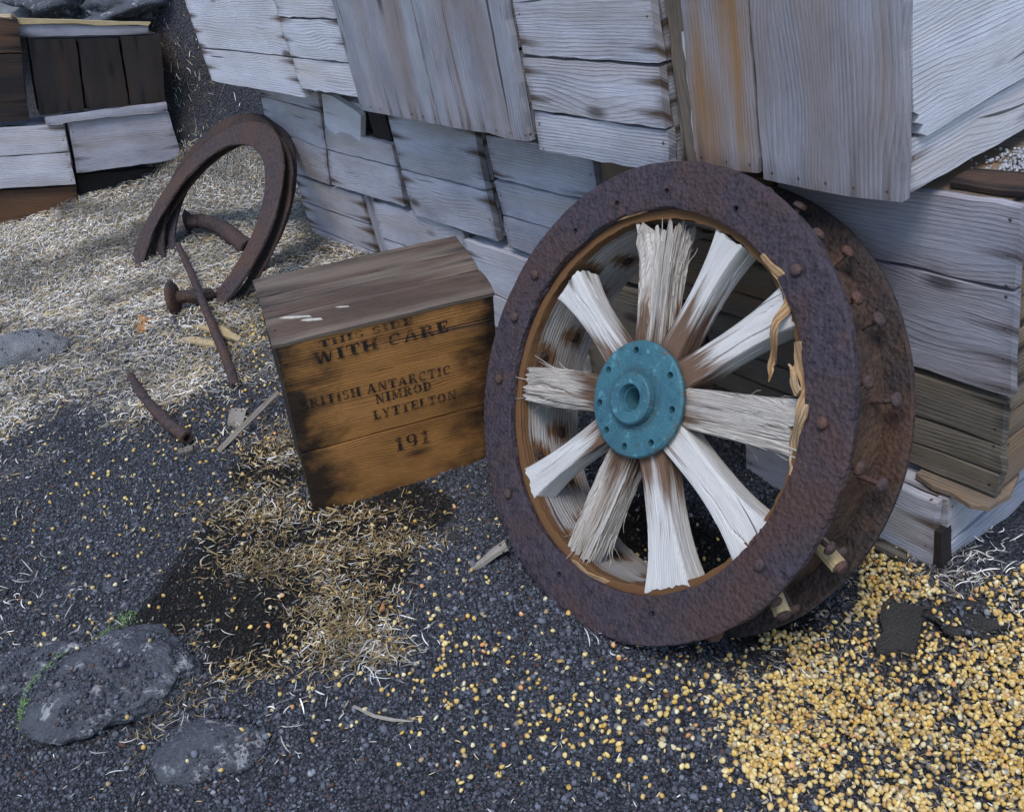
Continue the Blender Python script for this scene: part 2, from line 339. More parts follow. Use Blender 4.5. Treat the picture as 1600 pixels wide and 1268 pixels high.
# ------------------------------------------------------------------ generic builders
def plank(parent, P4, T, mat, name='plank', nl=10, nw=3, out=None, bow=.002, ragged=.0022, seed=None, label=None):
    """P4 = corners bl, br, tr, tl of the outer face in world space; grain runs bl->br"""
    s = seed if seed is not None else random.randint(0, 9999)
    bl, br, tr, tl = [np.asarray(p, float) for p in P4]
    nrm = np.cross(br - bl, tl - bl); nrm /= np.linalg.norm(nrm)
    flip = False
    if out is not None and np.dot(nrm, out) < 0: nrm = -nrm; flip = True
    L = (np.linalg.norm(br - bl) + np.linalg.norm(tr - tl)) / 2; W = (np.linalg.norm(tl - bl) + np.linalg.norm(tr - br)) / 2
    I, J = np.meshgrid(np.arange(nl + 1), np.arange(nw + 1), indexing='ij'); u = (I / nl).ravel(); v = (J / nw).ravel()
    Pt = ((1 - u) * (1 - v))[:, None] * bl + (u * (1 - v))[:, None] * br + (u * v)[:, None] * tr + ((1 - u) * v)[:, None] * tl
    ev = (tl - bl) / W; eu = (br - bl) / L
    hgt = (vnoise(u * 3, v * 1.5 + s * .37, s) - .5) * 2 * bow
    edge = (v == 0) | (v == 1); end = (u == 0) | (u == 1)
    hgt = hgt - np.where(edge, .0012, 0)
    Pf = Pt + hgt[:, None] * nrm + (np.where(edge, (vnoise(u * L * 40, v * 7, s + 5) - .5) * 2 * ragged, 0))[:, None] * ev \
        + (np.where(end, (vnoise(v * W * 60, u * 7, s + 9) - .5) * 3 * ragged, 0))[:, None] * eu
    Pb = Pf - T * nrm
    n1 = (nl + 1) * (nw + 1); V = np.concatenate([Pf, Pb]); idx = lambda i, j: i * (nw + 1) + j
    Fs = []
    for i in range(nl):
        for j in range(nw):
            q = [idx(i, j), idx(i + 1, j), idx(i + 1, j + 1), idx(i, j + 1)]
            Fs.append(q); Fs.append([n1 + k for k in q[::-1]])
    loop = [idx(i, 0) for i in range(nl + 1)] + [idx(nl, j) for j in range(1, nw + 1)] + [idx(i, nw) for i in range(nl - 1, -1, -1)] + [idx(0, j) for j in range(nw - 1, 0, -1)]
    for a, b in zip(loop, loop[1:] + loop[:1]): Fs.append([b, a, n1 + a, n1 + b])
    if flip: Fs = [f[::-1] for f in Fs]
    U = np.stack([u * L, v * W], 1); E = np.stack([np.minimum(u, 1 - u) * L, v], 1)
    Ub = U + np.array([0, .013])
    o = mk(name, V, Fs, mat, parent, {'grain': np.concatenate([U, Ub]), 'edge': np.concatenate([E, E])})
    if label: o['label'] = label
    return o
def polyplank(parent, pts, T, mat, eu, out, name='plank', label=None):
    """irregular board: outline in world space, grain along eu"""
    pts = [np.asarray(p, float) for p in pts]; nrm = np.cross(pts[1] - pts[0], pts[2] - pts[0]); nrm /= np.linalg.norm(nrm)
    if np.dot(nrm, out) < 0: pts = pts[::-1]; nrm = -nrm
    eu = np.asarray(eu, float); eu = eu - nrm * np.dot(eu, nrm); eu /= np.linalg.norm(eu); ev = np.cross(nrm, eu)
    n = len(pts); V = np.array(pts + [p - T * nrm for p in pts]); Fs = [list(range(n)), list(range(2 * n - 1, n - 1, -1))]
    for i in range(n): j = (i + 1) % n; Fs.append([j, i, n + i, n + j])
    U = np.stack([V @ eu, V @ ev], 1); U[n:, 1] += .012
    E = np.stack([np.full(2 * n, .2), U[:, 1]], 1)
    o = mk(name, V, Fs, mat, parent, {'grain': U, 'edge': E})
    if label: o['label'] = label
    return o
def tube(pts, rad, seg=12, wob=0., seed=0, caps=True, hollow=None):
    pts = [np.asarray(p, float) for p in pts]; rad = np.broadcast_to(np.asarray(rad, float), (len(pts),))
    V = []; Fs = []; up = np.array([0, 0, 1.])
    for i, p in enumerate(pts):
        t = pts[min(i + 1, len(pts) - 1)] - pts[max(i - 1, 0)]; t /= np.linalg.norm(t) + 1e-12
        if abs(np.dot(t, up)) > .95: up = np.array([1., 0, 0])
        a = np.cross(t, up); a /= np.linalg.norm(a); b = np.cross(t, a); up = np.cross(a, t) if False else up
        for k in range(seg):
            an = 2 * math.pi * k / seg; r = rad[i] * (1 + wob * (float(vnoise(i * .9 + seed, k * .8, seed)) - .5))
            V.append(p + r * (math.cos(an) * a + math.sin(an) * b))
    for i in range(len(pts) - 1):
        for k in range(seg):
            k2 = (k + 1) % seg; Fs.append([i * seg + k, i * seg + k2, (i + 1) * seg + k2, (i + 1) * seg + k])
    if caps:
        if hollow:
            for e, (i, sg) in enumerate(((0, 1), (len(pts) - 1, -1))):
                p = pts[i]; base = len(V); t = pts[min(i + 1, len(pts) - 1)] - pts[max(i - 1, 0)]; t /= np.linalg.norm(t)
                for ins in (0., .02):
                    for k in range(seg): V.append(p + (V[i * seg + k] - p) * hollow + t * sg * ins)
                for k in range(seg):
                    k2 = (k + 1) % seg
                    q1 = [i * seg + k2, i * seg + k, base + k, base + k2]; q2 = [base + k2, base + k, base + seg + k, base + seg + k2]
                    if e: q1.reverse(); q2.reverse()
                    Fs += [q1, q2]
                fc = [base + seg + k for k in range(seg)]; Fs.append(fc if e else fc[::-1])
        else:
            Fs.append(list(range(seg))[::-1]); Fs.append([(len(pts) - 1) * seg + k for k in range(seg)])
    V = np.array(V)
    L = 0; U = []
    for i in range(len(pts)):
        if i: L += np.linalg.norm(pts[i] - pts[i - 1])
        for k in range(seg): U.append((L, abs(k - seg / 2) * 2 * math.pi * rad[i] / seg))
    U += [(L, 0)] * (len(V) - len(U)); U = np.array(U); E = np.stack([np.minimum(U[:, 0], L - U[:, 0]), U[:, 1]], 1)
    return V, Fs, {'grain': U, 'edge': E}
def lathe(prof, seg=96, jit=0., seed=0, closed=True):
    """prof: (r, z) loop round local z"""
    n = len(prof); V = []; Fs = []; U = []; E = []
    for k in range(seg):
        an = 2 * math.pi * k / seg; c, s = math.cos(an), math.sin(an); acc = 0
        for i, (r, z) in enumerate(prof):
            rr = r + jit * (float(fbm(np.array(k * 40. / seg), np.array(i * 2.3), seed, 3)) - .47)
            V.append((rr * c, rr * s, z)); U.append((r * an, z)); E.append((abs(z), 0))
    for k in range(seg):
        k2 = (k + 1) % seg
        for i in range(n if closed else n - 1):
            j = (i + 1) % n; Fs.append([k * n + i, k2 * n + i, k2 * n + j, k * n + j])
    return np.array(V), Fs, {'grain': np.array(U), 'edge': np.array(E)}
def cut_holes(o, cyl):
    """real drilled holes: cyl = list of (x, y, r) through local z"""
    V = []; Fs = []
    for x, y, r in cyl:
        b = len(V); S = 14
        for z in (-.2, .2):
            for k in range(S): V.append((x + r * math.cos(2 * math.pi * k / S), y + r * math.sin(2 * math.pi * k / S), z))
        for k in range(S): Fs.append([b + k, b + (k + 1) % S, b + S + (k + 1) % S, b + S + k])
        Fs.append([b + k for k in range(S)][::-1]); Fs.append([b + S + k for k in range(S)])
    cut = mk('cutter', V, Fs, None); cut.parent = o.parent
    md = o.modifiers.new('holes', 'BOOLEAN'); md.operation = 'DIFFERENCE'; md.object = cut; md.solver = 'EXACT'
    bpy.context.view_layer.update()
    me = bpy.data.meshes.new_from_object(o.evaluated_get(bpy.context.evaluated_depsgraph_get()))
    o.modifiers.clear(); o.data = me; bpy.data.objects.remove(cut)
ROCKS = []
def top_z(x, y):
    z = ground_z(x, y)
    for l, sz, rz in ROCKS:
        dx = x - l.x; dy = y - l.y; c, s_ = math.cos(rz), math.sin(rz); a = (dx * c + dy * s_) / sz[0]; b = (-dx * s_ + dy * c) / sz[1]
        q = 1 - a * a - b * b; z = np.where(q > 0, np.maximum(z, l.z + sz[2] * .98 * np.sqrt(np.maximum(q, 0))), z)
    return z
def rock(name, px, py, size, mat, label, cat='rock', sink=.35, rz=0., seed=1, amp=.22, sub=4):
    p = atg(px, py); bm = bmesh.new(); bmesh.ops.create_icosphere(bm, subdivisions=sub, radius=1)
    for v in bm.verts:
        n = v.co.normalized(); q = n * 1.3 + Vector((seed * 3.1, 0, 0))
        f = 1 + amp * (mnoise.noise(q) * 1.2 + mnoise.noise(q * 2.3) * .5 + abs(mnoise.noise(q * 4)) * -.5 + mnoise.noise(q * 9) * .2 + mnoise.noise(q * 20) * .1)
        v.co = Vector((n.x * size[0] * f, n.y * size[1] * f, n.z * size[2] * f))
    me = bpy.data.meshes.new(name); bm.to_mesh(me); bm.free(); me.materials.append(mat)
    me.polygons.foreach_set('use_smooth', [True] * len(me.polygons))
    o = bpy.data.objects.new(name, me); COL.objects.link(o)
    o.location = Vector((p[0], p[1], g(p[0], p[1]) + size[2] * (1 - 2 * sink) )); o.rotation_euler.z = rz
    ROCKS.append((o.location.copy(), size, rz)); return tag(o, label, cat)

# ------------------------------------------------------------------ ground
def axis(lo, hi, step, far, grow=1.35):
    a = list(np.arange(lo, hi + 1e-6, step)); s = step
    while a[-1] < far: s *= grow; a.append(a[-1] + s)
    s = step
    while a[0] > -far: s *= grow; a.insert(0, a[0] - s)
    return np.array(a)
gx = axis(-5.6, .3, .018, 400); gy = axis(-.9, 1.6, .018, 400)
GX, GY = np.meshgrid(gx, gy, indexing='ij'); GZ = ground_z(GX, GY)
def blob(x, y, px, py, rx, ry, rot=0.):
    p = atg(px, py); dx = x - p[0]; dy = y - p[1]; c, s = math.cos(rot), math.sin(rot)
    return np.exp(-(((dx * c + dy * s) / rx) ** 2 + ((-dx * s + dy * c) / ry) ** 2))
DARK_SPOTS = [(390, 960, .20, .16), (290, 950, .12, .12), (420, 850, .22, .19), (560, 850, .22, .14), (420, 960, .14, .13), (330, 900, .13, .14), (640, 800, .16, .12), (520, 980, .12, .10), (1100, 900, .3, .16), (430, 730, .12, .12)]  # irregular patches, mostly round the case, where the ground colour is darkened
def dark_patch(x, y):
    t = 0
    for d in DARK_SPOTS: t = np.maximum(t, blob(x, y, *d))
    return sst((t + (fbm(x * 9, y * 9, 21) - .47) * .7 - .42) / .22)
def litter(x, y):
    return sst((-x - 2.15 + (fbm(x * 5, y * 5, 31) - .47) * 1.3 - .25 * sst((.5 - y) / .6)) / .45)
dm = dark_patch(GX, GY); lt = litter(GX, GY) * (1 - sst((GZ - .20) / .10))
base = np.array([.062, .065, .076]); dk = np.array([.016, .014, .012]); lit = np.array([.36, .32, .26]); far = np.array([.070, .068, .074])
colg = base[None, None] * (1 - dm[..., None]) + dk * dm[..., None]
colg = colg * (1 - .8 * lt[..., None]) + lit * .8 * lt[..., None]
bank = sst((-GX - 4.25) / .4) ; lo_ = sst((fbm(GX * 3, GY * 3, 61) - .42) / .15)[..., None]; far = far * (1 - lo_) + np.array([.075, .052, .038]) * lo_; colg = colg * (1 - bank[..., None]) + far * bank[..., None]
tone = (.75 + .5 * fbm(GX * 2.2, GY * 2.2, 77))[..., None]; colg = colg * tone
nx, ny = GX.shape; idx = np.arange(nx * ny).reshape(nx, ny)
Fg = np.stack([idx[:-1, :-1], idx[1:, :-1], idx[1:, 1:], idx[:-1, 1:]], -1).reshape(-1, 4)
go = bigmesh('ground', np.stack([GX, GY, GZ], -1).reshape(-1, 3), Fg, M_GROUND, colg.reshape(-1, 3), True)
tag(go, kind='structure')

# ------------------------------------------------------------------ crate wall
FRONT = np.array([0, -1., 0])
def rect(x0, x1, z0, z1, y): return [(x0, y, z0), (x1, y, z0), (x1, y, z1), (x0, y, z1)]
def crate(label, x0, x1, z0, z1, y, depth, mat, seams=(), vertical=False, front=True, side_mat=None, side=True, quads=None, T=.018, side_seams=None, name='wooden_crate'):
    t = thing(name, label, 'crate', ((x0 + x1) / 2, y + depth / 2, z0), 'stacked wooden crates'); sm = side_mat or mat
    gp = .0032
    if front:
        if vertical:
            e = [x0] + list(seams) + [x1]
            for a, b in zip(e[:-1], e[1:]):
                dz = random.uniform(-.004, .004)
                plank(t, [(b - gp, y - random.uniform(0, .003), z0 + dz), (b - gp, y, z1), (a + gp, y, z1), (a + gp, y, z0 + dz)], T, mat, out=FRONT, nl=12)
        else:
            e = [z0] + list(seams) + [z1]
            for a, b in zip(e[:-1], e[1:]):
                yy = y - random.uniform(0, .004); dx = random.uniform(-.004, .004)
                plank(t, [(x0 + dx, yy, a + gp), (x1 + dx, yy, a + gp), (x1 + dx, yy, b - gp), (x0 + dx, yy, b - gp)], T, mat, out=FRONT, nl=12)
    yb = y + T + .002
    if side:
        ss = [z0 + .004] + list(side_seams or [(z0 + z1) / 2]) + [z1 - .004]
        for a, b in zip(ss[:-1], ss[1:]):
            for xx, o in ((x1 - .003, 1), (x0 + .003, -1)):
                plank(t, [(xx, yb, a + gp), (xx, y + depth, a + gp), (xx, y + depth, b - gp), (xx, yb, b - gp)], T, sm, out=np.array([o, 0, 0.]), name='end_board', nl=8)
    for zz, o in ((z1 - .002, 1), (z0 + .002, -1)):
        ym = y + depth * .52
        for ya, yc in ((yb, ym - .002), (ym + .002, y + depth)):
            plank(t, [(x0 + .024, ya, zz), (x1 - .024, ya, zz), (x1 - .024, yc, zz), (x0 + .024, yc, zz)], .014, sm, out=np.array([0, 0, float(o)]), name='lid_board' if o > 0 else 'bottom_board', nl=6, nw=2)
    plank(t, [(x0 + .02, y + depth - .001, z0 + .02), (x1 - .02, y + depth - .001, z0 + .02), (x1 - .02, y + depth - .001, z1 - .02), (x0 + .02, y + depth - .001, z1 - .02)], .012, sm, out=-FRONT, name='back_board', nl=6, nw=2)
    return t
YU, YM, YB, YR = 1.17, 1.252, 1.262, 1.272
ZT = 1.0
crate('pale bleached crate at the far left end of the top row', -3.56, -2.790, .632, ZT, YU, .40, W_PALE, [.752], side_seams=[.8])
crate('small pale three-plank crate in the top row left of the upright planks', -2.783, -2.408, .662, ZT, YU - .006, .40, W_PALE, [.755, .866])
crate('grey crate with slanted upright planks in the top row above the brown case', -2.402, -1.655, .637, ZT, YU - .02, .42, W_VERT, [-2.008, -1.884], vertical=True)
crate('grey crate with three level planks, top row, above the wheel', -1.648, -1.262, .607, ZT, YU, .42, W_GREY, [.694, .806])
t4 = crate('large overhanging corner crate with upright grey planks right above the wheel', -1.197, -.79, .637, ZT, YU - .004, .46, W_VERT, [-1.051], vertical=True, side=False)
# its end face towards the right: a broken upper board and a lower board
XS = -.792; OX = np.array([1., 0, 0])
polyplank(t4, [(XS, 1.187, .795), (XS, 1.190, .76), (XS, 1.203, .752), (XS, 1.199, .742), (XS, 1.212, .736), (XS, 1.208, .724), (XS, 1.222, .716), (XS, 1.30, .7205), (XS, 1.40, .725), (XS, 1.64, .729), (XS, 1.64, ZT), (XS, 1.187, ZT)], .018, W_PALE, (0, 1, 0), OX, 'end_board', 'pale upper end board with a broken corner')
plank(t4, [(XS - .006, 1.1875, .640), (XS - .006, 1.64, .640), (XS - .006, 1.64, .7225), (XS - .006, 1.1875, .7155)], .018, W_PALE, out=OX, name='end_board', nl=14)
plank(t4, [(-1.194, 1.19, .64), (-1.194, 1.62, .64), (-1.194, 1.62, ZT), (-1.194, 1.19, ZT)], .018, W_TAN, out=-OX, name='end_board')
[c for c in t4.children if c.name.startswith('plank')][0].data.materials[0] = W_STAIN
# tan post between two crates
pt = thing('wooden_post', 'narrow tan wooden post recessed between two top row crates', 'post', (-1.228, 1.2, .61))
plank(pt, [(-1.204, 1.192, .611), (-1.204, 1.192, ZT), (-1.255, 1.192, ZT), (-1.255, 1.192, .615)], .05, W_TAN, 'post_board', out=FRONT, nl=12)
plank(pt, [(-1.2005, 1.178, .66), (-1.2005, 1.178, .86), (-1.2085, 1.178, .86), (-1.2085, 1.178, .66)], .010, W_PALE, 'pale_sliver', out=FRONT, nl=8, nw=1)
# middle row
def custom_crate(label, quads, x0, x1, z0, z1, y, depth, mat, sides=True, mats=None):
    t = crate(label, x0, x1, z0, z1, y, depth, mat, front=False, side=sides)
    for i, q in enumerate(quads):
        q3 = [(a, y - random.uniform(0, .003), b) for a, b in q]
        if len(q) == 4: plank(t, q3, .018, (mats or {}).get(i, mat), out=FRONT, nl=12)
        else: polyplank(t, q3, .018, (mats or {}).get(i, mat), (1, 0, -.05), FRONT)
    return t
custom_crate('tilted pale crate in the middle row behind the rusty rings',
    [[(-3.44, .312), (-2.993, .302), (-2.945, .425), (-3.40, .45)], [(-3.40, .455), (-2.943, .43), (-2.895, .555), (-3.36, .57)], [(-3.36, .574), (-2.893, .559), (-2.866, .629), (-3.31, .630)]], -3.40, -2.99, .305, .628, YM, .38, W_GREY)
def P(pxs, y): return [(ony(a, b, y)[0], ony(a, b, y)[2]) for a, b in pxs]
mb = custom_crate('broken crate with a pointed pale plank and a dark hole, middle row',
    [P([(518, 288), (634, 322), (622, 262), (513, 236)], YM), P([(512, 233), (621, 259), (613, 226), (507, 198)], YM),
     P([(500, 147), (516, 151), (556, 176), (561, 182), (561, 242), (506, 197)], YM - .006)], -2.845, -2.475, .305, .60, YM, .38, W_GREY, mats={2: W_PALE})
plank(mb, [(-2.60, YM + .012, .46), (-2.60, YM + .012, .615), (-2.50, YM + .012, .60), (-2.50, YM + .012, .44)], .014, W_DARK, out=FRONT, name='dark_backing')
crate('wide grey two-plank crate in the middle row, left of the dark gap', -2.448, -2.022, .292, .605, YM - .004, .38, W_GREY, [.432])
gp_ = thing('wooden_batten', 'dark upright batten in the gap of the middle row', 'batten', (-2.0, YM + .02, .275))
plank(gp_, [(-1.981, YM + .02, .275), (-1.981, YM + .02, .60), (-2.017, YM + .02, .60), (-2.017, YM + .02, .275)], .03, W_DARK, 'batten_board', out=FRONT, nl=12)
crate('grey crate with fine grain in the middle row touching the wheel rim', -1.976, -1.584, .286, .585, YM, .38, W_GREY, [.375, .47])
crate('tan crate mostly hidden behind the wheel, middle row', -1.576, -1.12, .285, .590, YM + .014, .38, W_TAN, [.44])
# bottom row
crate('low crate with an angled pale plank in the bottom row, far left', -3.30, -2.802, .03, .292, YB, .36, W_GREY, [.09, .19])
bb = thing('wooden_batten', 'grey upright batten in the bottom row behind the brown case', 'batten', (-2.76, YB + .01, .02))
plank(bb, [(-2.732, YB + .006, .03), (-2.732, YB + .006, .297), (-2.790, YB + .006, .297), (-2.790, YB + .006, .03)], .02, W_LILAC, 'batten_board', out=FRONT, nl=12)
crate('bottom row crate behind the brown case, next to the grey batten', -2.724, -2.21, .01, .293, YB, .36, W_GREY, [.16])
crate('pale bottom row crate between the brown case and the wheel', -2.202, -1.74, -.02, .268, YB - .012, .36, W_PALE, [.122])
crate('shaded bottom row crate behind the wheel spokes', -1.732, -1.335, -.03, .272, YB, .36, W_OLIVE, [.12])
# right hand stack under the overhang
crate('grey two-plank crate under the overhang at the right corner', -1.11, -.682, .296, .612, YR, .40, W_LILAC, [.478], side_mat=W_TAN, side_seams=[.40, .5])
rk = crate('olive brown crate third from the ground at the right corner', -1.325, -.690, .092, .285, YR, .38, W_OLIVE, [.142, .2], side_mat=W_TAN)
r3 = custom_crate('lowest grey crate set back at the right corner, half in the ground',
    [[(-1.20, -.14), (-.778, -.14), (-.770, .070), (-1.20, .078)]], -1.20, -.757, -.14, .076, 1.227, .40, W_GREY)
plank(r3, [(-.775, 1.2265, -.13), (-.775, 1.2265, .01), (-.759, 1.2265, .01), (-.759, 1.2265, -.13)], .03, W_DARK, out=FRONT, name='corner_post', nl=6, nw=1)
ld = thing('splintered_board', 'thin orange brown splintered board on the ledge of the lowest crate', 'board', (-.8, 1.24, .08))
polyplank(ld, [(-.83, 1.258, .088), (-.79, 1.246, .088), (-.76, 1.249, .088), (-.715, 1.238, .088), (-.690, 1.250, .088), (-.682, 1.30, .088), (-.70, 1.36, .088), (-.83, 1.36, .088)], .009, W_TAN, (1, 0, 0), np.array([0, 0, 1.]), 'board')
gb = thing('brown_board', 'glossy dark brown board lying on the right corner crate', 'board', (-.7, 1.4, .615))
plank(gb, [(-.80, 1.292, .622), (-.688, 1.298, .622), (-.686, 1.36, .625), (-.80, 1.352, .625)], .008, W_BROWN, 'board', out=np.array([0, 0, 1.]))

# ------------------------------------------------------------------ crate stack at the back left
LP = atg(118, 318); nh = C0 - LP; nh[2] = 0; nh /= np.linalg.norm(nh)
def S(pxs, back=0.): return [onp(a, b, LP - nh * back, nh) for a, b in pxs]
def stack_crate(label, quads, back, mat, depth=.3, name='wooden_crate', cat='crate', vertical=False, mats=None, lid=None):
    pts = S([q for Q in quads for q in Q], back); t = thing(name, label, cat, np.array(pts).mean(0) - np.array([0, 0, .1]), 'crates of the far stack')
    for i, Q in enumerate(quads):
        p = S(Q, back); p = [p[3], p[2], p[1], p[0]]           # given as tl tr br bl
        if vertical: p = [p[1], p[2], p[3], p[0]]
        plank(t, p, .02, (mats or {}).get(i, mat), out=nh, nl=10)
    tl, tr = S([quads[0][0], quads[0][1] if not vertical else quads[-1][1]], back); bl, br = S([quads[-1][3] if not vertical else quads[0][3], quads[-1][2]], back)
    dn = lambda p, a=.022: p - nh * a
    fb = lambda p: p - nh * depth
    up = np.array([0, 0, 1.])
    plank(t, [dn(tl), dn(tr), fb(tr), fb(tl)], .014, lid or mat, out=up, name='lid_board')
    plank(t, [dn(bl, .05), dn(br, .05), dn(tr, .05), dn(tl, .05)], .014, W_DARK, out=nh, name='dark_backing')  # added dark backing, keeps light from showing through the plank gaps
    plank(t, [dn(br), fb(br), fb(tr), dn(tr)], .016, mat, out=tr - tl, name='end_board')
    plank(t, [dn(bl), fb(bl), fb(tl), dn(tl)], .016, mat, out=tl - tr, name='end_board')
    return t
stack_crate('dark brown crate at the very bottom of the far left stack', [[(-70, 302), (120, 291), (124, 360), (-70, 380)]], .02, W_BROWN)
stack_crate('set-back crate, recess shade in its dark colour, at the foot of the far stack beside the straw', [[(121, 274), (250, 262), (262, 330), (128, 350)]], .07, W_DARK)  # shade of the recess is put into the dark wood colour
stack_crate('pale two-board crate on the left of the far stack', [[(-70, 204), (100, 196), (109, 237), (-70, 249)], [(-70, 251), (109, 239), (118, 288), (-70, 299)]], 0., W_GREY)
stack_crate('grey crate with water stains on the right of the far stack', [[(106, 190), (264, 176), (285, 248), (121, 271)]], .005, W_LILAC)
lg = thing('ledge_board', 'narrow grey ledge board lying across the far stack', 'board', S([(150, 185)])[0])
plank(lg, S([(72, 196), (262, 172), (259, 160), (70, 184)], -.01), .02, W_LILAC, out=nh, name='board')
stack_crate('black crate with three upright boards on the far stack', [[(44, 62), (118, 62), (132, 172), (62, 180)], [(121, 61), (184, 60), (202, 165), (136, 171)], [(188, 57), (251, 55), (259, 160), (205, 165)]], .05, W_DARK, vertical=True)
lb = thing('top_board', 'grey board with a pale sawn edge on top of the black crate', 'board', S([(130, 50)], .06)[0])
q = S([(30, 58), (232, 54), (232, 40), (29, 38)], .06); plank(lb, q, .03, W_LILAC, out=nh, name='board')
plank(lb, S([(24, 38), (232, 40), (236, 35), (26, 30)], .05), .05, W_YELLOW, out=nh, name='pale_edge', nw=1)
stack_crate('reddish brown crate at the left edge of the far stack', [[(-70, 26), (27, 29), (33, 83), (-70, 84)], [(-70, 86), (33, 85), (46, 188), (-70, 196)]], .02, W_BROWN, mats={1: W_DARK}, lid=W_YELLOW)

# ------------------------------------------------------------------ spoked wheel leaning on the wall
WC = np.array([-1.09612704, .8779514, .3443052]); WN = np.array([.01718414, -.84247654, .5384589]); WN /= np.linalg.norm(WN)
def frame(c, n):
    a = np.cross([0, 0, 1], n); a /= np.linalg.norm(a); b = np.cross(n, a); m = Matrix.Identity(4)
    for i in range(3): m[i][0] = a[i]; m[i][1] = b[i]; m[i][2] = n[i]; m[i][3] = c[i]
    return m, a, b
wm, WA, WB = frame(WC, WN)
wheel = thing('spoked_wheel', 'large rusty iron-rimmed wooden spoked wheel with blue hub leaning on the crates', 'wheel', mat=wm)
def wl(px, py, s): p = onp(px, py, WC + WN * s, WN) - WC; return np.array([p @ WA, p @ WB, s])
def part(name, VFU, mat, parent=wheel, smooth=True, label=None):
    V, Fs, U = VFU; o = mk(name, V, Fs, mat, parent, U, smooth, world_coords=False)
    if label: o['label'] = label
    if smooth: o.data.set_sharp_from_angle(angle=math.radians(38))
    return o
def ringprof(ri, ro, z0, z1, n=6, b=.0025):
    rs = np.linspace(ri + b, ro - b, n)
    return [(ri, z1 - b)] + [(r, z1) for r in rs] + [(ro, z1 - b), (ro, z0 + b)] + [(r, z0) for r in rs[::-1]] + [(ri, z0 + b)]
pol = lambda r, d: (r * math.cos(math.radians(d)), r * math.sin(math.radians(d)))
fr = part('front_rim_ring', lathe(ringprof(.3205, .400, -.012, .004), 260, .007, 3), R_RING)
cut_holes(fr, [(*pol(.349, d), .0052) for d in (100, 118.5, -99.5, -62.7, 75, 136)])
fr.data.set_sharp_from_angle(angle=math.radians(38))
part('rear_rim_ring', lathe(ringprof(.318, .400, -.167, -.155), 200, .005, 8), R_DARK)
part('rim_band', lathe([(.336, -.013), (.3565, -.013), (.357, -.05), (.356, -.1), (.3565, -.1545), (.336, -.1545)], 160, .003, 5), R_BAND)
def felloe():
    zs = np.linspace(-.0125, -.166, 14); prof = [(.3065, z) for z in zs] + [(.3355, -.1665), (.3355, -.012)]
    V, Fs, U = lathe(prof, 260, .006, 12); n = len(prof)
    an = np.arctan2(V[:, 1], V[:, 0]); z = V[:, 2]
    # distance that drives the rust stain: front edge and round each bolt
    d = np.abs(z + .0125) * 4.2 - .10
    for row, off in ((-.05, 0), (-.115, 9)):
        for k in range(20):
            if off == 0 and k % 2: continue
            a0 = math.radians(k * 18 + off + 1); da = (an - a0 + math.pi) % (2 * math.pi) - math.pi
            d = np.minimum(d, np.hypot(da * .31, z - row) * 3.6 - .12)
    fl = (vnoise(an * 9, z * 5, 4) > .83) & (z > -.03)
    r = np.hypot(V[:, 0], V[:, 1]); k2 = np.where(z > -.03, (fbm(an * 23 + 240, z * 200, 6, 3) - .45) * .009, 0)
    V[:, 0] -= np.cos(an) * k2; V[:, 1] -= np.sin(an) * k2
    U['edge'][:, 0] = d; U['edge'][:, 1] = 0
    return V, Fs, U
part('felloe', felloe(), W_FELLOE)
def bolt(parent, p0, ax, L, rs, rh, hh=.008, mat=R_BOLT, name='bolt', wob=.15, seed=0):
    ax = np.asarray(ax, float); ax /= np.linalg.norm(ax); p0 = np.asarray(p0, float)
    pts = [p0, p0 + ax * (L - hh)]; rad = [rs, rs]
    for t, f in ((0, .96), (.35, 1.), (.7, .85), (.93, .5), (1., .12)): pts.append(p0 + ax * (L - hh + hh * t)); rad.append(rh * f)
    part(name, tube(pts, rad, 10, wob, seed), mat, parent)
bs = 0
for k in range(20):
    d = k * 18 + 1.5
    for s, off, rh in ((-.05, 2, .0115), (-.115, -1, .0125)):
        if (k in (10, 13, 16, 17) and s < -.1): continue
        x, y = pol(1, d + off); bs += 1
        bolt(wheel, (x * .352, y * .352, s), (x, y, random.uniform(-.08, .08)), random.uniform(.040, .052), .0045, rh, .009, R_BOLT, seed=bs)
for d in (49.2, 12.0, -25.3, 155.9, -168.8, -132, 171):
    x, y = pol(.3545, d); bolt(wheel, (x, y, .002), (0, 0, 1), .012, .009, .0095, .006, R_BAND if d == -168.8 else R_BOLT, seed=int(d) % 7)
for k in range(20):          # dark bolt ends on the inner face of the felloe
    d = k * 18 + 1
    for s, off in ((-.05, 0), (-.115, 9)):
        if off == 0 and k % 2: continue
        x, y = pol(1, d + off); part('inner_bolt', tube([(x * .312, y * .312, s), (x * .3035, y * .3035, s), (x * .3015, y * .3015, s)], [.011, .0105, .006], 8, .4, k), R_DARK)
for px, py, s, L in ((1305, 872, -.10, .062), (1222, 945, -.10, .055), (1120, 990, -.09, .05)):
    q = wl(px, py, s); d = math.degrees(math.atan2(q[1], q[0])); x, y = pol(1, d)
    o = part('wooden_peg', tube([(x * .345, y * .345, s), (x * (.345 + L), y * (.345 + L), s + .01)], [.0125, .013], 10, .2, int(px)), W_YELLOW, label='pale wooden peg sticking out of the rim band')
    part('peg_cap', tube([(x * (.345 + L), y * (.345 + L), s + .01), (x * (.352 + L), y * (.352 + L), s + .01)], [.0135, .008], 10, .2), R_BOLT, o)

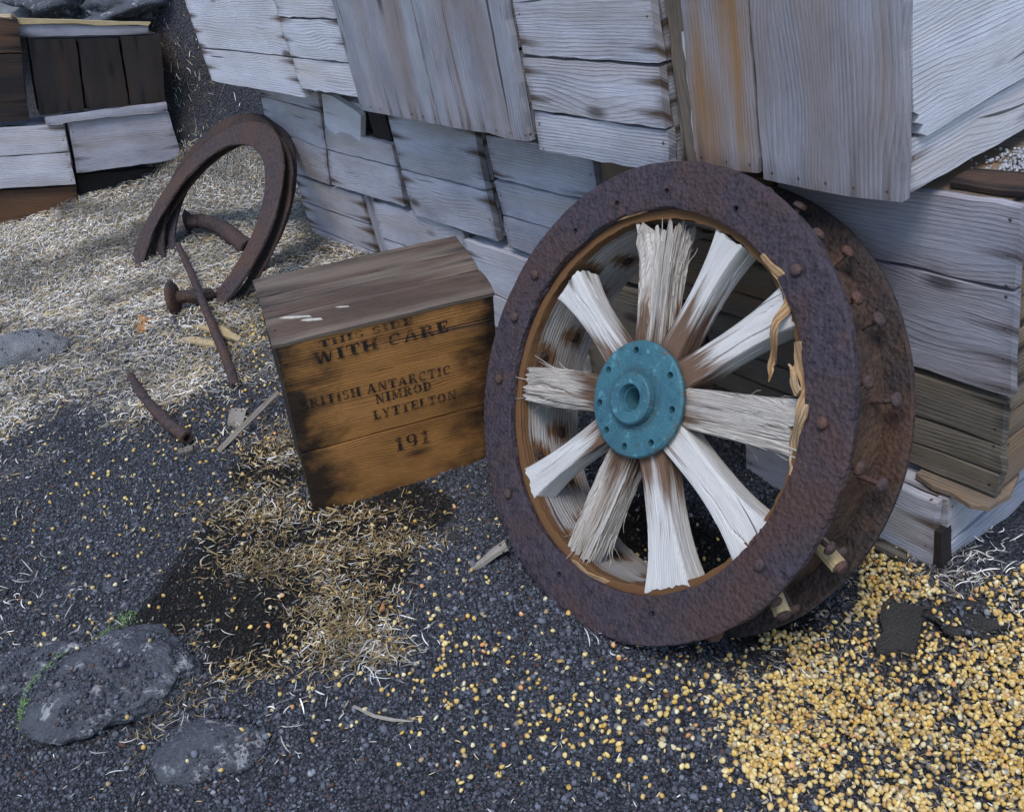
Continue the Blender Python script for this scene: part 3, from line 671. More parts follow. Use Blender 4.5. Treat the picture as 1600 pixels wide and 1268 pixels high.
def spoke(deg, tip, w0, w1, w2, rough=0., seed=0, bend=0., thick=.05, zc=-.038, label=None):
    rs = np.random.default_rng(seed + 40); nr, nc = (96, 180) if rough else (64, 150)
    f = np.linspace(0, 1, nr)[:, None]; a = (np.arange(nc) / nc * 2 * math.pi)[None, :]; r = .055 + (tip - .055) * f
    w = w1 * .97 + (w0 - w1 * .97) * (1 - f) ** 3 + (w2 - w1 * .97) * f ** 4
    th = thick * (1 + .10 * f * f) * (1 - .12 * np.sin(math.pi * f)); ex = 6.
    # even spacing round a rounded rectangle
    t = a / (2 * math.pi) * 4; q = np.floor(t); tt = t - q; e = tt * 2 - 1; rd = 1 - .09 * np.abs(e) ** 9
    X = np.select([q == 0, q == 1, q == 2, q == 3], [rd, -e, -rd, e]); Z = np.select([q == 0, q == 1, q == 2, q == 3], [e, rd, -e, -rd])
    x = X * w / 2; z = Z * th / 2; sh = np.ones_like(x)
    sh -= .035 * (vnoise(a * 9 + seed * 7 + 0 * f, f * 4 + 0 * a, seed) - .3)
    for k in range(13 if rough else 5):                          # drying splits that run along the grain
        a0 = rs.uniform(0, 2 * math.pi); f0 = rs.uniform(-.1, .8); L = rs.uniform(.25, .8); dp = rs.uniform(.06, .20) * (1.5 if rough else 1)
        da = (a - a0 - .25 * (vnoise(f * 6 + k, f * 0, seed + k) - .5) + math.pi) % (2 * math.pi) - math.pi
        sh -= dp * np.exp(-(da / (.045 if rough else .03)) ** 2) * np.clip((f - f0) / .1, 0, 1) * np.clip((f0 + L - f) / .12, 0, 1)
    if rough:
        g1 = vnoise(a * 13 + f * 2.2 + seed * 3.3, f * 3.5 + 0 * a, seed); g2 = vnoise(a * 34 + f * 4 + seed, f * 7 + 0 * a, seed + 3)
        sh -= rough * (.75 * np.maximum(0, .46 - g1) + .16 * (1 - g2)) * (.3 + .7 * f)
    x = x * sh + bend * f * f; z = z * sh
    y = r + 0 * a
    if rough: y = y + rough * np.clip((f - .6) / .4, 0, 1) * (vnoise(a * 12 + seed, 0 * a + .5, seed + 8) - .6) * .085
    else: y = y + np.clip((f - .9) / .1, 0, 1) * (fbm(a * 4 + seed, 0 * a + .5, seed + 8, 3) - .45) * .014
    V = np.stack([y, x, z + zc], -1).reshape(-1, 3); per = (w + th) * 2
    U = np.stack([r + 0 * a, np.abs(a - math.pi) / (2 * math.pi) * per * 2], -1).reshape(-1, 2); E = np.stack([np.maximum(0, r - .10) + 0 * a, 0 * a + 0 * f], -1).reshape(-1, 2)
    ii = np.arange(nr * nc).reshape(nr, nc); jj = np.roll(ii, -1, 1)
    Fs = np.stack([ii[:-1], jj[:-1], jj[1:], ii[1:]], -1).reshape(-1, 4)[:, ::-1].tolist()
    ce = len(V); tc = V[-nc:].mean(0); tc[0] -= .003 + rough * .012; V = np.vstack([V, tc]); U = np.vstack([U, [tip, .02]]); E = np.vstack([E, [tip - .1, 0]])
    Fs += [[(nr - 1) * nc + k, ce, (nr - 1) * nc + (k + 1) % nc] for k in range(nc)]
    if rough:                                                   # loose fibres springing from the end
        for k in range(int(26 * rough)):
            k0 = rs.integers(0, nc); f0 = rs.integers(int(nr * .45), nr - 8); p = V[f0 * nc + k0].copy(); o_ = np.array([0, p[1], p[2] - zc]); o_ /= np.linalg.norm(o_) + 1e-9; n_ = 5; L = rs.uniform(.03, .075); b_ = len(V)
            for m in range(n_):
                h = m / (n_ - 1); c = p + np.array([L * h, 0, 0]) + o_ * (.001 + .016 * h * h * rs.uniform(.4, 1.6)); wd = .0011 * (1 - .7 * h)
                V = np.vstack([V, c + [0, wd, 0], c - [0, wd, .0006], c + [0, 0, wd]]); U = np.vstack([U] + [[p[0] + L * h, .01 * k]] * 3); E = np.vstack([E] + [[.15, 0]] * 3)
            for m in range(n_ - 1):
                for j in range(3): Fs.append([b_ + m * 3 + j, b_ + m * 3 + (j + 1) % 3, b_ + (m + 1) * 3 + (j + 1) % 3, b_ + (m + 1) * 3 + j])
    an = math.radians(deg); c, s_ = math.cos(an), math.sin(an); V = np.stack([V[:, 0] * c - V[:, 1] * s_, V[:, 0] * s_ + V[:, 1] * c, V[:, 2]], 1)
    o = mk('spoke', V, Fs, W_SPOKE_ROUGH if rough else W_SPOKE, wheel, {'grain': U, 'edge': E}, True, world_coords=False)
    bm = bmesh.new(); bm.from_mesh(o.data); bmesh.ops.recalc_face_normals(bm, faces=bm.faces); bm.to_mesh(o.data); bm.free()
    o.data.set_sharp_from_angle(angle=math.radians(40))
    if label: o['label'] = label
spoke(105, .292, .064, .066, .100, .55, 1, label='wide frayed brownish spoke')
spoke(75.5, .303, .058, .036, .066, 0, 2, bend=-.006)
spoke(44, .309, .058, .046, .070, 0, 3, label='pale spoke with small splits across its face')
spoke(9.5, .306, .062, .078, .092, .6, 4, label='thick frayed spoke with rust at its root')
spoke(-25.5, .312, .062, .048, .092, 0, 5)
spoke(-59, .312, .060, .050, .100, 0.0, 6)
spoke(-99, .310, .056, .070, .060, .8, 7, label='shredded brown spoke')
spoke(-134, .310, .060, .042, .066, 0, 8, bend=.010)
spoke(-168.5, .300, .058, .078, .066, .4, 9, label='chapped pale spoke ending in a blunt tip')
spoke(150, .290, .060, .042, .074, 0, 10)
# hub
hub = part('hub_plate', lathe([(.001, -.075), (.06, -.075), (.06, -.012), (.096, -.010), (.099, -.006), (.099, .0), (.096, .0035), (.09, .004), (.046, .0045), (.0435, .006), (.0435, .006), (.001, .006)], 96, .0008, 2, closed=False), M_BLUE, label='round blue painted hub plate with bolt holes')
def hubplate():
    prof = [(.022, -.010), (.096, -.010), (.099, -.006), (.099, .0), (.096, .0035), (.09, .004), (.05, .0045), (.022, .0045)]
    return lathe(prof, 96, .0008, 2)
bpy.data.objects.remove(hub)
hub = part('hub_plate', hubplate(), M_BLUE, label='round blue painted hub plate with bolt holes')
cut_holes(hub, [(*pol(.082, d), .0062) for d in (110, 160, -158, -122, -86, -44, 45, 5)])
hub.data.set_sharp_from_angle(angle=math.radians(38))
part('hub_collar', lathe([(.0225, -.03), (.0225, .017), (.0245, .020), (.041, .020), (.0438, .0175), (.0445, .012), (.046, .0055), (.0455, .003), (.03, .0), (.03, -.03)], 72, .0006, 4), M_BLUE, hub, label='raised blue collar round the axle hole')
part('axle_bore', lathe([(.0222, -.0305), (.0216, .008), (.0186, .008), (.0180, -.028), (.001, -.029)], 48, 0, 0, closed=False), M_BLUE, hub)
part('hub_core', lathe([(.001, -.032), (.066, -.032), (.066, -.085), (.001, -.085)], 48, .003, 6, closed=False), W_TAN, wheel)
# torn strips of felloe wood hanging into the opening
def strip(path, wid, s=-.012, T=.004, seed=0, curl=.01, label=None):
    pts = [wl(a, b, s) for a, b in path]; P_ = []
    for i in range(len(pts) - 1):
        for k in range(5): P_.append(pts[i] * (1 - k / 5) + pts[i + 1] * k / 5)
    P_.append(pts[-1]); P_ = np.array(P_); n = len(P_); W_ = np.interp(np.linspace(0, 1, n), np.linspace(0, 1, len(wid)), wid)
    V = []; U = []; L = 0
    for i in range(n):
        t = P_[min(i + 1, n - 1)] - P_[max(i - 1, 0)]; t /= np.linalg.norm(t); a = np.cross([0, 0, 1], t); tw = .5 * math.sin(i * .35 + seed); a = a * math.cos(tw) + np.array([0, 0, 1]) * math.sin(tw)
        nn = np.cross(t, a); w = W_[i] * (1 + .5 * (float(vnoise(np.array(i * .8), np.array(seed * 1.)) ) - .5)); zz = np.array([0, 0, curl * math.sin(i * .4 + seed)])
        if i: L += np.linalg.norm(P_[i] - P_[i - 1])
        for q_, (sa, sn) in enumerate(((-1, 1), (0, 1.2), (1, 1), (1, -1), (0, -1.2), (-1, -1))):
            V.append(P_[i] + zz + a * sa * w / 2 + nn * sn * T / 2); U.append((L, sa * w / 2 + sn * .003))
    Fs = [[i * 6 + k, i * 6 + (k + 1) % 6, (i + 1) * 6 + (k + 1) % 6, (i + 1) * 6 + k] for i in range(n - 1) for k in range(6)]
    Fs += [[0, 1, 2, 3, 4, 5][::-1], [(n - 1) * 6 + k for k in range(6)]]
    U = np.array(U); part('torn_splinter', (np.array(V), Fs, {'grain': U, 'edge': np.stack([np.full(len(U), .2), U[:, 1]], 1)}), W_SPLINT, label=label)
strip([(1196, 400), (1222, 432), (1232, 468), (1218, 502), (1212, 538), (1198, 572), (1204, 597)], [.008, .014, .018, .016, .013, .012, .002], .0, seed=1, label='long torn splinter hanging over the right spokes')
strip([(1252, 535), (1252, 575), (1262, 610), (1258, 650), (1240, 690), (1232, 742)], [.012, .03, .022, .026, .022, .006], -.006, seed=2, label='broad curled strip of felloe wood')
strip([(1228, 568), (1238, 590), (1254, 615)], [.003, .012, .016], .0, seed=4)
strip([(1150, 345), (1190, 385), (1215, 420)], [.004, .010, .006], -.004, seed=3)
strip([(905, 372), (960, 345), (1015, 328)], [.003, .008, .004], -.006, seed=5, curl=.003)
strip([(880, 862), (925, 900), (985, 925)], [.004, .02, .008], -.02, seed=6)

# ------------------------------------------------------------------ stencilled provision case
p0 = np.array([-1.785, .490, .0]); E1 = np.array([.285, .954, -.091]); E2 = np.array([.202, .033, .979]); E1 /= np.linalg.norm(E1)
E2 = E2 - E1 * (E1 @ E2); E2 /= np.linalg.norm(E2); E3 = np.cross(E2, E1); E3 = E3 if E3[0] < 0 else -E3
BA, BB, BC = .445, .46, .252; p0 = p0 - np.array([0, 0, .006])
case = thing('provision_case', 'brown wooden case with black stencilled lettering between the rusty rings and the wheel', 'case', p0)
W3 = lambda a, b, c: p0 + E1 * a + E2 * b + E3 * c
TB = .016
for b0, b1, nm in ((.0, .1745, 1), (.1795, .3355, 2), (.3370, BB - .0086, 3)):
    plank(case, [W3(0, b0, 0), W3(BA, b0, 0), W3(BA, b1, 0), W3(0, b1, 0)], TB, W_BOX, 'front_plank', 16, 4, -E3, .001, .001, seed=nm * 5)
for b0, b1 in ((.0, .22), (.222, BB - .0086)):
    for a, o in ((.0, -1), (BA, 1)):
        aa = a + (.002 if o < 0 else -.002)
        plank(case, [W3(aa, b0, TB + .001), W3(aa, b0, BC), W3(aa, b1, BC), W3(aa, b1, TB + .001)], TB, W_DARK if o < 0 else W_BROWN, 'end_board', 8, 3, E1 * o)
    plank(case, [W3(.02, b0, BC - .001), W3(BA - .02, b0, BC - .001), W3(BA - .02, b1, BC - .001), W3(.02, b1, BC - .001)], .012, W_BROWN, 'back_plank', 8, 3, E3)
for c0, c1, s in ((-.001, .094, 3), (.0955, .178, 4), (.1795, BC + .004, 5)):
    plank(case, [W3(-.004, BB, c0), W3(BA + .004, BB, c0), W3(BA + .004, BB, c1), W3(-.004, BB, c1)], .0080, W_LID, 'lid_plank', 16, 3, E2, .0012, .0016, seed=s)
plank(case, [W3(.02, .004, TB), W3(BA - .02, .004, TB), W3(BA - .02, .004, BC - .01), W3(.02, .004, BC - .01)], .01, W_DARK, 'bottom_board', 4, 2, -E2)
for b0 in (.03, .30):
    plank(case, [W3(BA + .001, b0, .02), W3(BA + .001, b0 + .13, .02), W3(BA + .001, b0 + .13, .06), W3(BA + .001, b0, .06)], -.014, W_DARK, 'end_batten', 6, 1, -E1)
for i, (px, py, l, w) in enumerate(((462, 496, .032, .007), (487, 500, .022, .008), (535, 480, .014, .003))):
    q = onp(px, py, W3(0, BB, 0), E2); ea = (E1 * .9 - E3 * .35 + E1 * .1); ea /= np.linalg.norm(ea); eb = np.cross(E2, ea)
    polyplank(case, [q - ea * l + E2 * .0018, q - ea * l * .3 - eb * w * .5 + E2 * .0018, q + ea * l - eb * w * .2 + E2 * .0018, q + ea * l * .8 + eb * w * .5 + E2 * .0018, q - ea * l * .4 + eb * w * .5 + E2 * .0018], .0028, M_PALE, ea, E2, 'pale_scar')
# lettering: slab-serif stencil glyphs drawn as polygons in a unit-high cell
def rc(x0, y0, x1, y1): return [(x0, y0), (x1, y0), (x1, y1), (x0, y1)]
def stem(x, w=.25, gap=None):
    r = [rc(x - w / 2, 0, x + w / 2, 1)] if gap is None else [rc(x - w / 2, 0, x + w / 2, gap), rc(x - w / 2, gap + .06, x + w / 2, 1)]
    return r + [rc(x - w, 0, x - w / 2, .09), rc(x + w / 2, 0, x + w, .09), rc(x - w, .91, x - w / 2, 1), rc(x + w / 2, .91, x + w, 1)]
def arc(cx, cy, rx, ry, a0, a1, w, n=10, thin=.4):
    out = []
    for i in range(n):
        q = []
        for a in (a0 + (a1 - a0) * i / n, a0 + (a1 - a0) * (i + 1) / n):
            r = math.radians(a); ww = w * (thin + (1 - thin) * abs(math.cos(r))); q.append(((cx + rx * math.cos(r), cy + ry * math.sin(r)), (cx + (rx - ww) * math.cos(r), cy + (ry - w * .55) * math.sin(r))))
        out.append([q[0][0], q[1][0], q[1][1], q[0][1]])
    return out
def dg(x0, y0, x1, y1, w): return [(x0 - w / 2, y0), (x0 + w / 2, y0), (x1 + w / 2, y1), (x1 - w / 2, y1)]
GL = {
 'T': (.84, stem(.42) + [rc(.02, .88, .29, 1), rc(.55, .88, .82, 1), rc(.02, .68, .09, .87), rc(.75, .68, .82, .87)]),
 'H': (.98, stem(.2) + stem(.76) + [rc(.33, .45, .63, .56)]),
 'I': (.46, stem(.22)),
 'S': (.68, arc(.33, .74, .29, .26, 20, 250, .17) + arc(.33, .27, .30, .27, -160, 80, .17)),
 'E': (.76, stem(.2) + [rc(.33, 0, .70, .11), rc(.33, .89, .70, 1), rc(.33, .45, .55, .55), rc(.62, .11, .70, .3), rc(.62, .7, .70, .89), rc(.49, .36, .55, .64)]),
 'D': (.86, stem(.2) + arc(.36, .5, .44, .5, -84, 84, .20)),
 'W': (1.2, [dg(.30, 0, .12, 1, .19), dg(.36, .02, .55, .92, .10), dg(.76, 0, .58, 1, .19), dg(.84, .02, 1.03, .95, .10), rc(-.03, .92, .3, 1), rc(.9, .92, 1.2, 1)]),
 'C': (.82, arc(.42, .5, .40, .5, 50, 175, .21) + arc(.42, .5, .40, .5, 185, 310, .21) + [rc(.62, .68, .70, .96)]),
 'A': (.94, [dg(.12, .04, .42, 1, .11), dg(.74, 0, .46, 1, .20), rc(.28, .28, .58, .37), rc(0, 0, .26, .08), rc(.56, 0, .92, .08)]),
 'R': (.90, stem(.2) + arc(.38, .74, .34, .26, -84, 84, .18) + [dg(.74, 0, .48, .46, .19), rc(.68, 0, .9, .08)]),
 'B': (.80, stem(.2) + arc(.36, .76, .32, .24, -84, 84, .17) + arc(.36, .26, .38, .26, -84, 84, .18)),
 'N': (.96, [rc(.12, 0, .21, 1), rc(.72, 0, .81, 1), dg(.72, 0, .24, 1, .2), rc(0, .92, .12, 1), rc(.60, .92, .94, 1), rc(.02, 0, .33, .08)]),
 'L': (.74, stem(.2) + [rc(.33, 0, .68, .11), rc(.60, .11, .68, .34)]),
 'Y': (.86, [rc(.34, 0, .52, .44), rc(.22, 0, .64, .08), dg(.40, .48, .15, 1, .2), dg(.48, .48, .70, 1, .1), rc(-.02, .92, .32, 1), rc(.56, .92, .86, 1)]),
 'M': (1.14, [rc(.12, 0, .21, 1), rc(.82, 0, 1.01, 1), dg(.50, .1, .24, 1, .18), dg(.54, .1, .80, 1, .1), rc(.02, 0, .33, .08), rc(.72, 0, 1.1, .08), rc(.72, .92, 1.1, 1)]),
 'O': (.90, arc(.43, .5, .41, .5, 96, 264, .21) + arc(.43, .5, .41, .5, -84, 84, .21)),
 '1': (.56, [rc(.2, 0, .42, 1), rc(.06, .74, .18, .86), rc(.08, 0, .18, .09), rc(.44, 0, .54, .09)]),
 '9': (.82, arc(.38, .68, .34, .32, 96, 264, .18) + arc(.38, .68, .34, .32, -84, 84, .18) + arc(.30, .45, .42, .45, -80, 0, .18)),
}
def lettering(text, a, b, hpx, shear=0.):
    A = onp(*a, p0, E3); B_ = onp(*b, p0, E3); la = ((A - p0) @ E1, (A - p0) @ E2); lb_ = ((B_ - p0) @ E1, (B_ - p0) @ E2)
    d = np.array(lb_) - np.array(la); Ln = np.linalg.norm(d); d /= Ln; up = np.array([-d[1], d[0]]); hh = hpx / F * np.linalg.norm(A - C0) * 1.12
    adv = sum(.5 if ch == ' ' else GL[ch][0] + .12 for ch in text); sx = Ln / adv; x = 0
    for word in text.split(' '):
        V = []; Fs = []
        for ch in word:
            for pg in GL[ch][1]:
                base_ = len(V)
                for (gx_, gy_) in pg:
                    q = np.array(la) + d * (x + gx_) * sx + up * gy_ * hh
                    V.append(W3(q[0], q[1], 0) - E3 * .0031)
                Fs.append(list(range(base_, base_ + len(pg))))
            x += GL[ch][0] + .12
        x += .5
        o = mk('stencil_lettering', V, Fs, M_INK, case); o['label'] = 'black stencilled word ' + word
lettering('THIS SIDE', (499, 543), (648, 504), 12)
lettering('WITH CARE', (493, 569), (704, 516), 20)
lettering('BRITISH ANTARCTIC', (470, 640), (706, 582), 16)
lettering('NIMROD', (587, 630), (676, 607), 16)
lettering('LYTTELTON', (584, 655), (715, 621), 16)
lettering('191', (618, 704), (674, 689), 24)

# ------------------------------------------------------------------ twin rusty rings in the straw
for nm, c, n, K, ro, ri, lab, mat in (('B', (-2.7371, .7178, .3903), (.0568, -.6401, .7662), .43 / .36, .43, .342, 'front rusty iron ring half buried in the straw', R_BROWN), ('A', (-3.3105, .9768, .2628), (.1672, -.6994, .6949), 1.02, .367, .282, 'rear rusty iron ring with rivet holes behind the front ring', R_RING)):
    cc = C0 + (np.array(c) - C0) * K; nn = np.array(n); nn /= np.linalg.norm(nn); m, a, b = frame(cc, nn)
    V, Fs, U = lathe(ringprof(ri, ro, -.011, .0), 160, .008, 5 if nm == 'A' else 9)
    o = mk('iron_ring', V, Fs, mat, None, U, True); o.matrix_world = m; bpy.context.view_layer.update(); o.data.set_sharp_from_angle(angle=math.radians(38))
    cut_holes(o, [(*pol((ro + ri) / 2, d), .0055) for d in (60, 84, 112, 140, 20, -15)]); o.data.set_sharp_from_angle(angle=math.radians(38))
    tag(o, lab, 'ring', 'twin rusty rings')
    if nm == 'B':
        V, Fs, U = lathe(ringprof(.372, .424, -.052, -.043), 160, .008, 6); mk('rear_band', V, Fs, R_DARK, o, U, True, world_coords=False)
    if nm == 'A':
        V, Fs, U = lathe(ringprof(.30, .350, .0205, .034), 160, .004, 2); o2 = mk('inner_band', V, Fs, R_DARK, o, U, True, world_coords=False)

# ------------------------------------------------------------------ pipes, rods, sticks
def rod(name, path, rad, mat, label, cat, lift=None, hollow=None, seg=12, group=None):
    pts = []
    for i, (a, b) in enumerate(path):
        l = lift[i] if lift else max(np.atleast_1d(rad)); pts.append(atg(a, b, l))
    P_ = []; R_ = []; rr = np.broadcast_to(np.asarray(rad, float), (len(pts),))
    for i in range(len(pts) - 1):
        for k in range(6): P_.append(pts[i] * (1 - k / 6) + pts[i + 1] * k / 6); R_.append(rr[i] * (1 - k / 6) + rr[i + 1] * k / 6)
    P_.append(pts[-1]); R_.append(rr[-1]); c = np.array(P_).mean(0)
    V, Fs, U = tube(P_, R_, seg, .18, len(label), True, hollow); o = mk(name, V - c, Fs, mat, None, U, True); o.location = Vector(c)
    o.data.set_sharp_from_angle(angle=math.radians(40)); bpy.context.view_layer.update(); return tag(o, label, cat, group), P_
rod('rusty_rod', [(278, 382), (300, 430), (325, 492), (350, 550), (368, 603)], [.011, .012, .013, .014, .013], R_BROWN, 'long thin rusty rod lying across straw towards the brown case', 'rod', [.05, .06, .045, .02, .008])
rod('rusty_pipe', [(203, 588), (228, 626), (262, 660), (293, 684)], [.013, .014, .016, .018], R_BROWN, 'short rusty pipe with an open end on the dark gravel', 'pipe', [.004, .012, .02, .022], hollow=.62)
pe, pp = rod('bent_pipe', [(293, 347), (315, 345), (345, 354), (368, 372), (388, 388)], [.026, .027, .029, .03, .03], R_BROWN, 'bent rusty pipe elbow lying inside the rusty rings', 'pipe', [.05, .055, .05, .035, .02], hollow=.7)
o = mk('pipe_flange', *tube([pp[0] - (pp[1] - pp[0]) * .2, pp[0] + (pp[1] - pp[0]) * .6], [.046, .046], 7, .5, 3)[:2], R_DARK, pe)
fp, pp = rod('flanged_pipe', [(272, 466), (290, 463), (312, 462), (330, 461)], [.020, .021, .022, .022], R_DARK, 'dark pipe stub with a round cupped flange in the straw', 'pipe', [.055, .05, .04, .025])
t_ = pp[0] - pp[3]; t_ /= np.linalg.norm(t_)
fm, _, _ = frame(pp[0], t_); Vf, Ff, _ = lathe([(.018, -.012), (.047, -.008), (.056, .0), (.057, .006), (.052, .011), (.036, .004), (.020, .001), (.018, -.010), (.001, -.010)], 28, .004, 3, closed=False)
mk('flange', np.array([list(fm @ Vector(v)) for v in Vf]), Ff, R_BROWN, fp, None, True)
def board(name, pxs, lift, T, mat, label, cat, out=(0, 0, 1)):
    pts = [atg(a, b, l) for (a, b), l in zip(pxs, lift)]; t = thing(name, label, cat, np.mean(pts, 0)); return plank(t, pts, T, mat, out=np.array(out, float), name='board', nl=8, nw=2)
board('wooden_stick', [(336, 702), (424, 618), (433, 608), (349, 690)], [.012, .05, .055, .02], .012, W_STICK, 'dark flat stick leaning against the left edge of the brown case', 'stick')
board('wood_offcut', [(276, 530), (343, 541), (345, 531), (300, 524)], [.014] * 4, .008, W_YELLOW, 'yellowish wood offcut under the rusty rod', 'offcut')
board('wood_offcut', [(300, 508), (372, 532), (376, 525), (345, 508)], [.016] * 4, .008, W_YELLOW, 'pale pointed wood offcut crossing behind the rusty rod', 'offcut')
board('wood_chip', [(214, 512), (228, 515), (234, 496), (216, 490)], [.014] * 4, .008, M_CHIP, 'orange brown wood chip on the straw', 'wood chip')
board('wood_chip', [(278, 706), (302, 700), (300, 694), (277, 700)], [.010] * 4, .006, W_STICK, 'small grey wood chip below the short pipe', 'wood chip')
board('wood_chip', [(355, 660), (375, 668), (386, 640), (362, 635)], [.012] * 4, .006, W_STICK, 'square grey wood chip left of the flat stick', 'wood chip')
board('wood_chip', [(698, 842), (720, 840), (716, 832), (700, 834)], [.008] * 4, .004, M_SLATE, 'small dark flake in front of the brown case', 'wood chip')
board('wooden_stick', [(730, 892), (792, 852), (789, 840), (733, 885)], [.006, .03, .035, .008], .008, W_STICK, 'pale pointed stick poking out from under the wheel rim', 'stick')
board('wood_chip', [(590, 955), (603, 948), (600, 942), (596, 942)], [.02] * 4, .005, M_CHIP, 'brown chip on the matted straw in front of the case', 'wood chip')
rod('dry_stem', [(553, 1103), (585, 1118), (612, 1124), (645, 1126)], [.0028, .0032, .003, .0012], W_STICK, 'dry pale stem lying alone on gravel in the foreground', 'stem', [.006] * 4, seg=6)
board('flat_offcut', [(1364, 850), (1414, 872), (1418, 860), (1372, 838)], [.02] * 4, .012, W_OLIVE, 'grey offcut lying on corn against the lowest crate', 'offcut')

# ------------------------------------------------------------------ rocks
rock('rock', 46, 558, (.135, .075, .06), M_ROCK_GREY, 'smooth grey granite rock at the left edge on the straw', rz=.9, seed=2, sink=.3, amp=.16)
big = rock('rock', 172, 1075, (.16, .12, .062), M_ROCK_DARK, 'large dark lava rock with pale lichen in the lower left', rz=1.0, seed=5, sink=.46, sub=5)
rock('rock', 55, 1045, (.12, .06, .034), M_ROCK_DARK, 'low dark rock with a pale crest left of the large rock', rz=.95, seed=8, sink=.5)
rock('rock', 330, 1172, (.11, .07, .036), M_ROCK_DARK, 'half buried rock with white crust at the bottom edge', rz=.8, seed=11, sink=.6)
rock('rock', 178, 918, (.028, .02, .014), M_ROCK_DARK, 'small dark stone behind the large lichen rock', rz=.4, seed=15, sink=.3, sub=3)
sl_ = [atg(a, b, .017) for a, b in ((1378, 944), (1402, 940), (1436, 946), (1478, 946), (1462, 956), (1441, 968), (1436, 990), (1428, 1016), (1400, 1014), (1370, 1020), (1368, 1000), (1381, 985), (1374, 965))]
tslab = thing('flat_stone', 'flat brown slab ringed by spilled corn', 'stone', np.mean(sl_, 0)); polyplank(tslab, sl_, .016, M_SLATE, (1, 0, 0), np.array([0, 0, 1.]), 'slab')
rock('stone', 1515, 978, (.058, .036, .022), M_SLATE, 'dark rough lump of stone in the corn right of the flat slab', 'stone', .3, .5, 22, .42, 4)
rock('stone', 1215, 1012, (.018, .013, .011), M_ROCK_DARK, 'small bluish pebble beside the wheel and corn', 'stone', .3, .9, 23, .3, 3)
for i, (px, py, s) in enumerate(((140, 5, .30), (60, 8, .42), (215, 18, .22))):
    rock('boulder', px, py, (s * 1.3, s, s * .4), M_ROCK_GREY if i in (1, 6) else M_ROCK_DARK,
         ['brownish boulder on the bank behind the far stack', 'pale boulder at the top left corner', 'dark boulder on the bank above the black crate', 'dark stone right of the black crate', 'small stone in the bank beside the tilted pale crate', 'dark stone high on the bank beside the top row', 'pale hillside boulder in the farthest corner'][i], 'boulder', .4, i, 30 + i, .4, 4)

# ------------------------------------------------------------------ uncountable stuff
def ico():
    bm = bmesh.new(); bmesh.ops.create_icosphere(bm, subdivisions=1, radius=1); V = np.array([v.co[:] for v in bm.verts]); Fa = np.array([[v.index for v in f.verts] for f in bm.faces]); bm.free(); return V, Fa
IV, IF = ico()
def rotm(n):
    q = RNG.normal(size=(n, 4)); q /= np.linalg.norm(q, axis=1)[:, None]; w, x, y, z = q.T
    return np.stack([np.stack([1 - 2 * (y * y + z * z), 2 * (x * y - z * w), 2 * (x * z + y * w)], -1), np.stack([2 * (x * y + z * w), 1 - 2 * (x * x + z * z), 2 * (y * z - x * w)], -1), np.stack([2 * (x * z - y * w), 2 * (y * z + x * w), 1 - 2 * (x * x + y * y)], -1)], 1)
def in_view(x, y, m=60):
    p = np.stack([x, y, ground_z(x, y)], 1) - C0; c = p @ MC; ok = c[:, 2] < -.1; zz = np.where(ok, -c[:, 2], 1)
    u = PX + F * c[:, 0] / zz; v = PY - F * c[:, 1] / zz
    return ok & (u > -m) & (u < 1600 + m) & (v > -m) & (v < 1290 + m), u, v
def gravel(n):
    x = RNG.uniform(-3.2, -.25, n * 3); y = RNG.uniform(-.45, 1.3, n * 3); ok, u, v = in_view(x, y); dist = np.hypot(x, y)
    ok &= RNG.uniform(size=len(x)) < np.clip(1.9 - dist * .55, .08, 1); x = x[ok][:n]; y = y[ok][:n]; n = len(x)
    r = RNG.lognormal(math.log(.0021), .45, n).clip(.001, .008)
    o_ = np.argsort(-r); x = x[o_]; y = y[o_]; r = r[o_]; nb = int((r > .0027).sum())
    sc = RNG.uniform(.6, 1.15, (n, 3)) * r[:, None]; R = rotm(n); tz = top_z(x, y); onr = tz - ground_z(x, y)
    pos = np.stack([x, y, tz + r * .25 - np.where((onr > .004) & (RNG.uniform(size=n) < .38), .04, 0)], 1)
    OV = np.array([(1, 0, 0), (-1, 0, 0), (0, 1, 0), (0, -1, 0), (0, 0, 1), (0, 0, -1)], float); OF = np.array([(0, 2, 4), (2, 1, 4), (1, 3, 4), (3, 0, 4), (2, 0, 5), (1, 2, 5), (3, 1, 5), (0, 3, 5)])
    def grains(sl, BV, BF):
        m = len(r[sl]); j = 1 + RNG.uniform(-.22, .22, (m, len(BV), 1)); v = np.einsum('nij,nkj->nki', R[sl], BV[None] * j * sc[sl][:, None, :]) + pos[sl][:, None]
        return v.reshape(-1, 3), (BF[None] + (np.arange(m) * len(BV))[:, None, None]).reshape(-1, 3)
    V1, F1 = grains(slice(0, nb), IV, IF); V2, F2 = grains(slice(nb, n), OV * 1.15, OF); V = np.vstack([V1, V2]); Fa = np.vstack([F1, F2 + len(V1)])
    t = dark_patch(x, y); b = np.array([.070, .074, .088]); d = np.array([.018, .016, .0145]); col = b * (1 - t[:, None]) + d * t[:, None]  # grains darken in the same patches as the ground
    col = col * RNG.lognormal(0, .36, (n, 1)); lite = RNG.uniform(size=n) < .022; col[lite] = np.array([.24, .24, .25]) * RNG.uniform(.6, 1.3, (lite.sum(), 1))
    red = RNG.uniform(size=n) < .03; col[red] = np.array([.10, .055, .04])
    o = bigmesh('scoria_gravel', V, Fa, M_GRAVEL, np.vstack([np.repeat(col[:nb], 12, 0), np.repeat(col[nb:], 6, 0)])); return tag(o, 'loose dark scoria gravel covering the ground', 'gravel', kind='stuff')
gravel(125000)

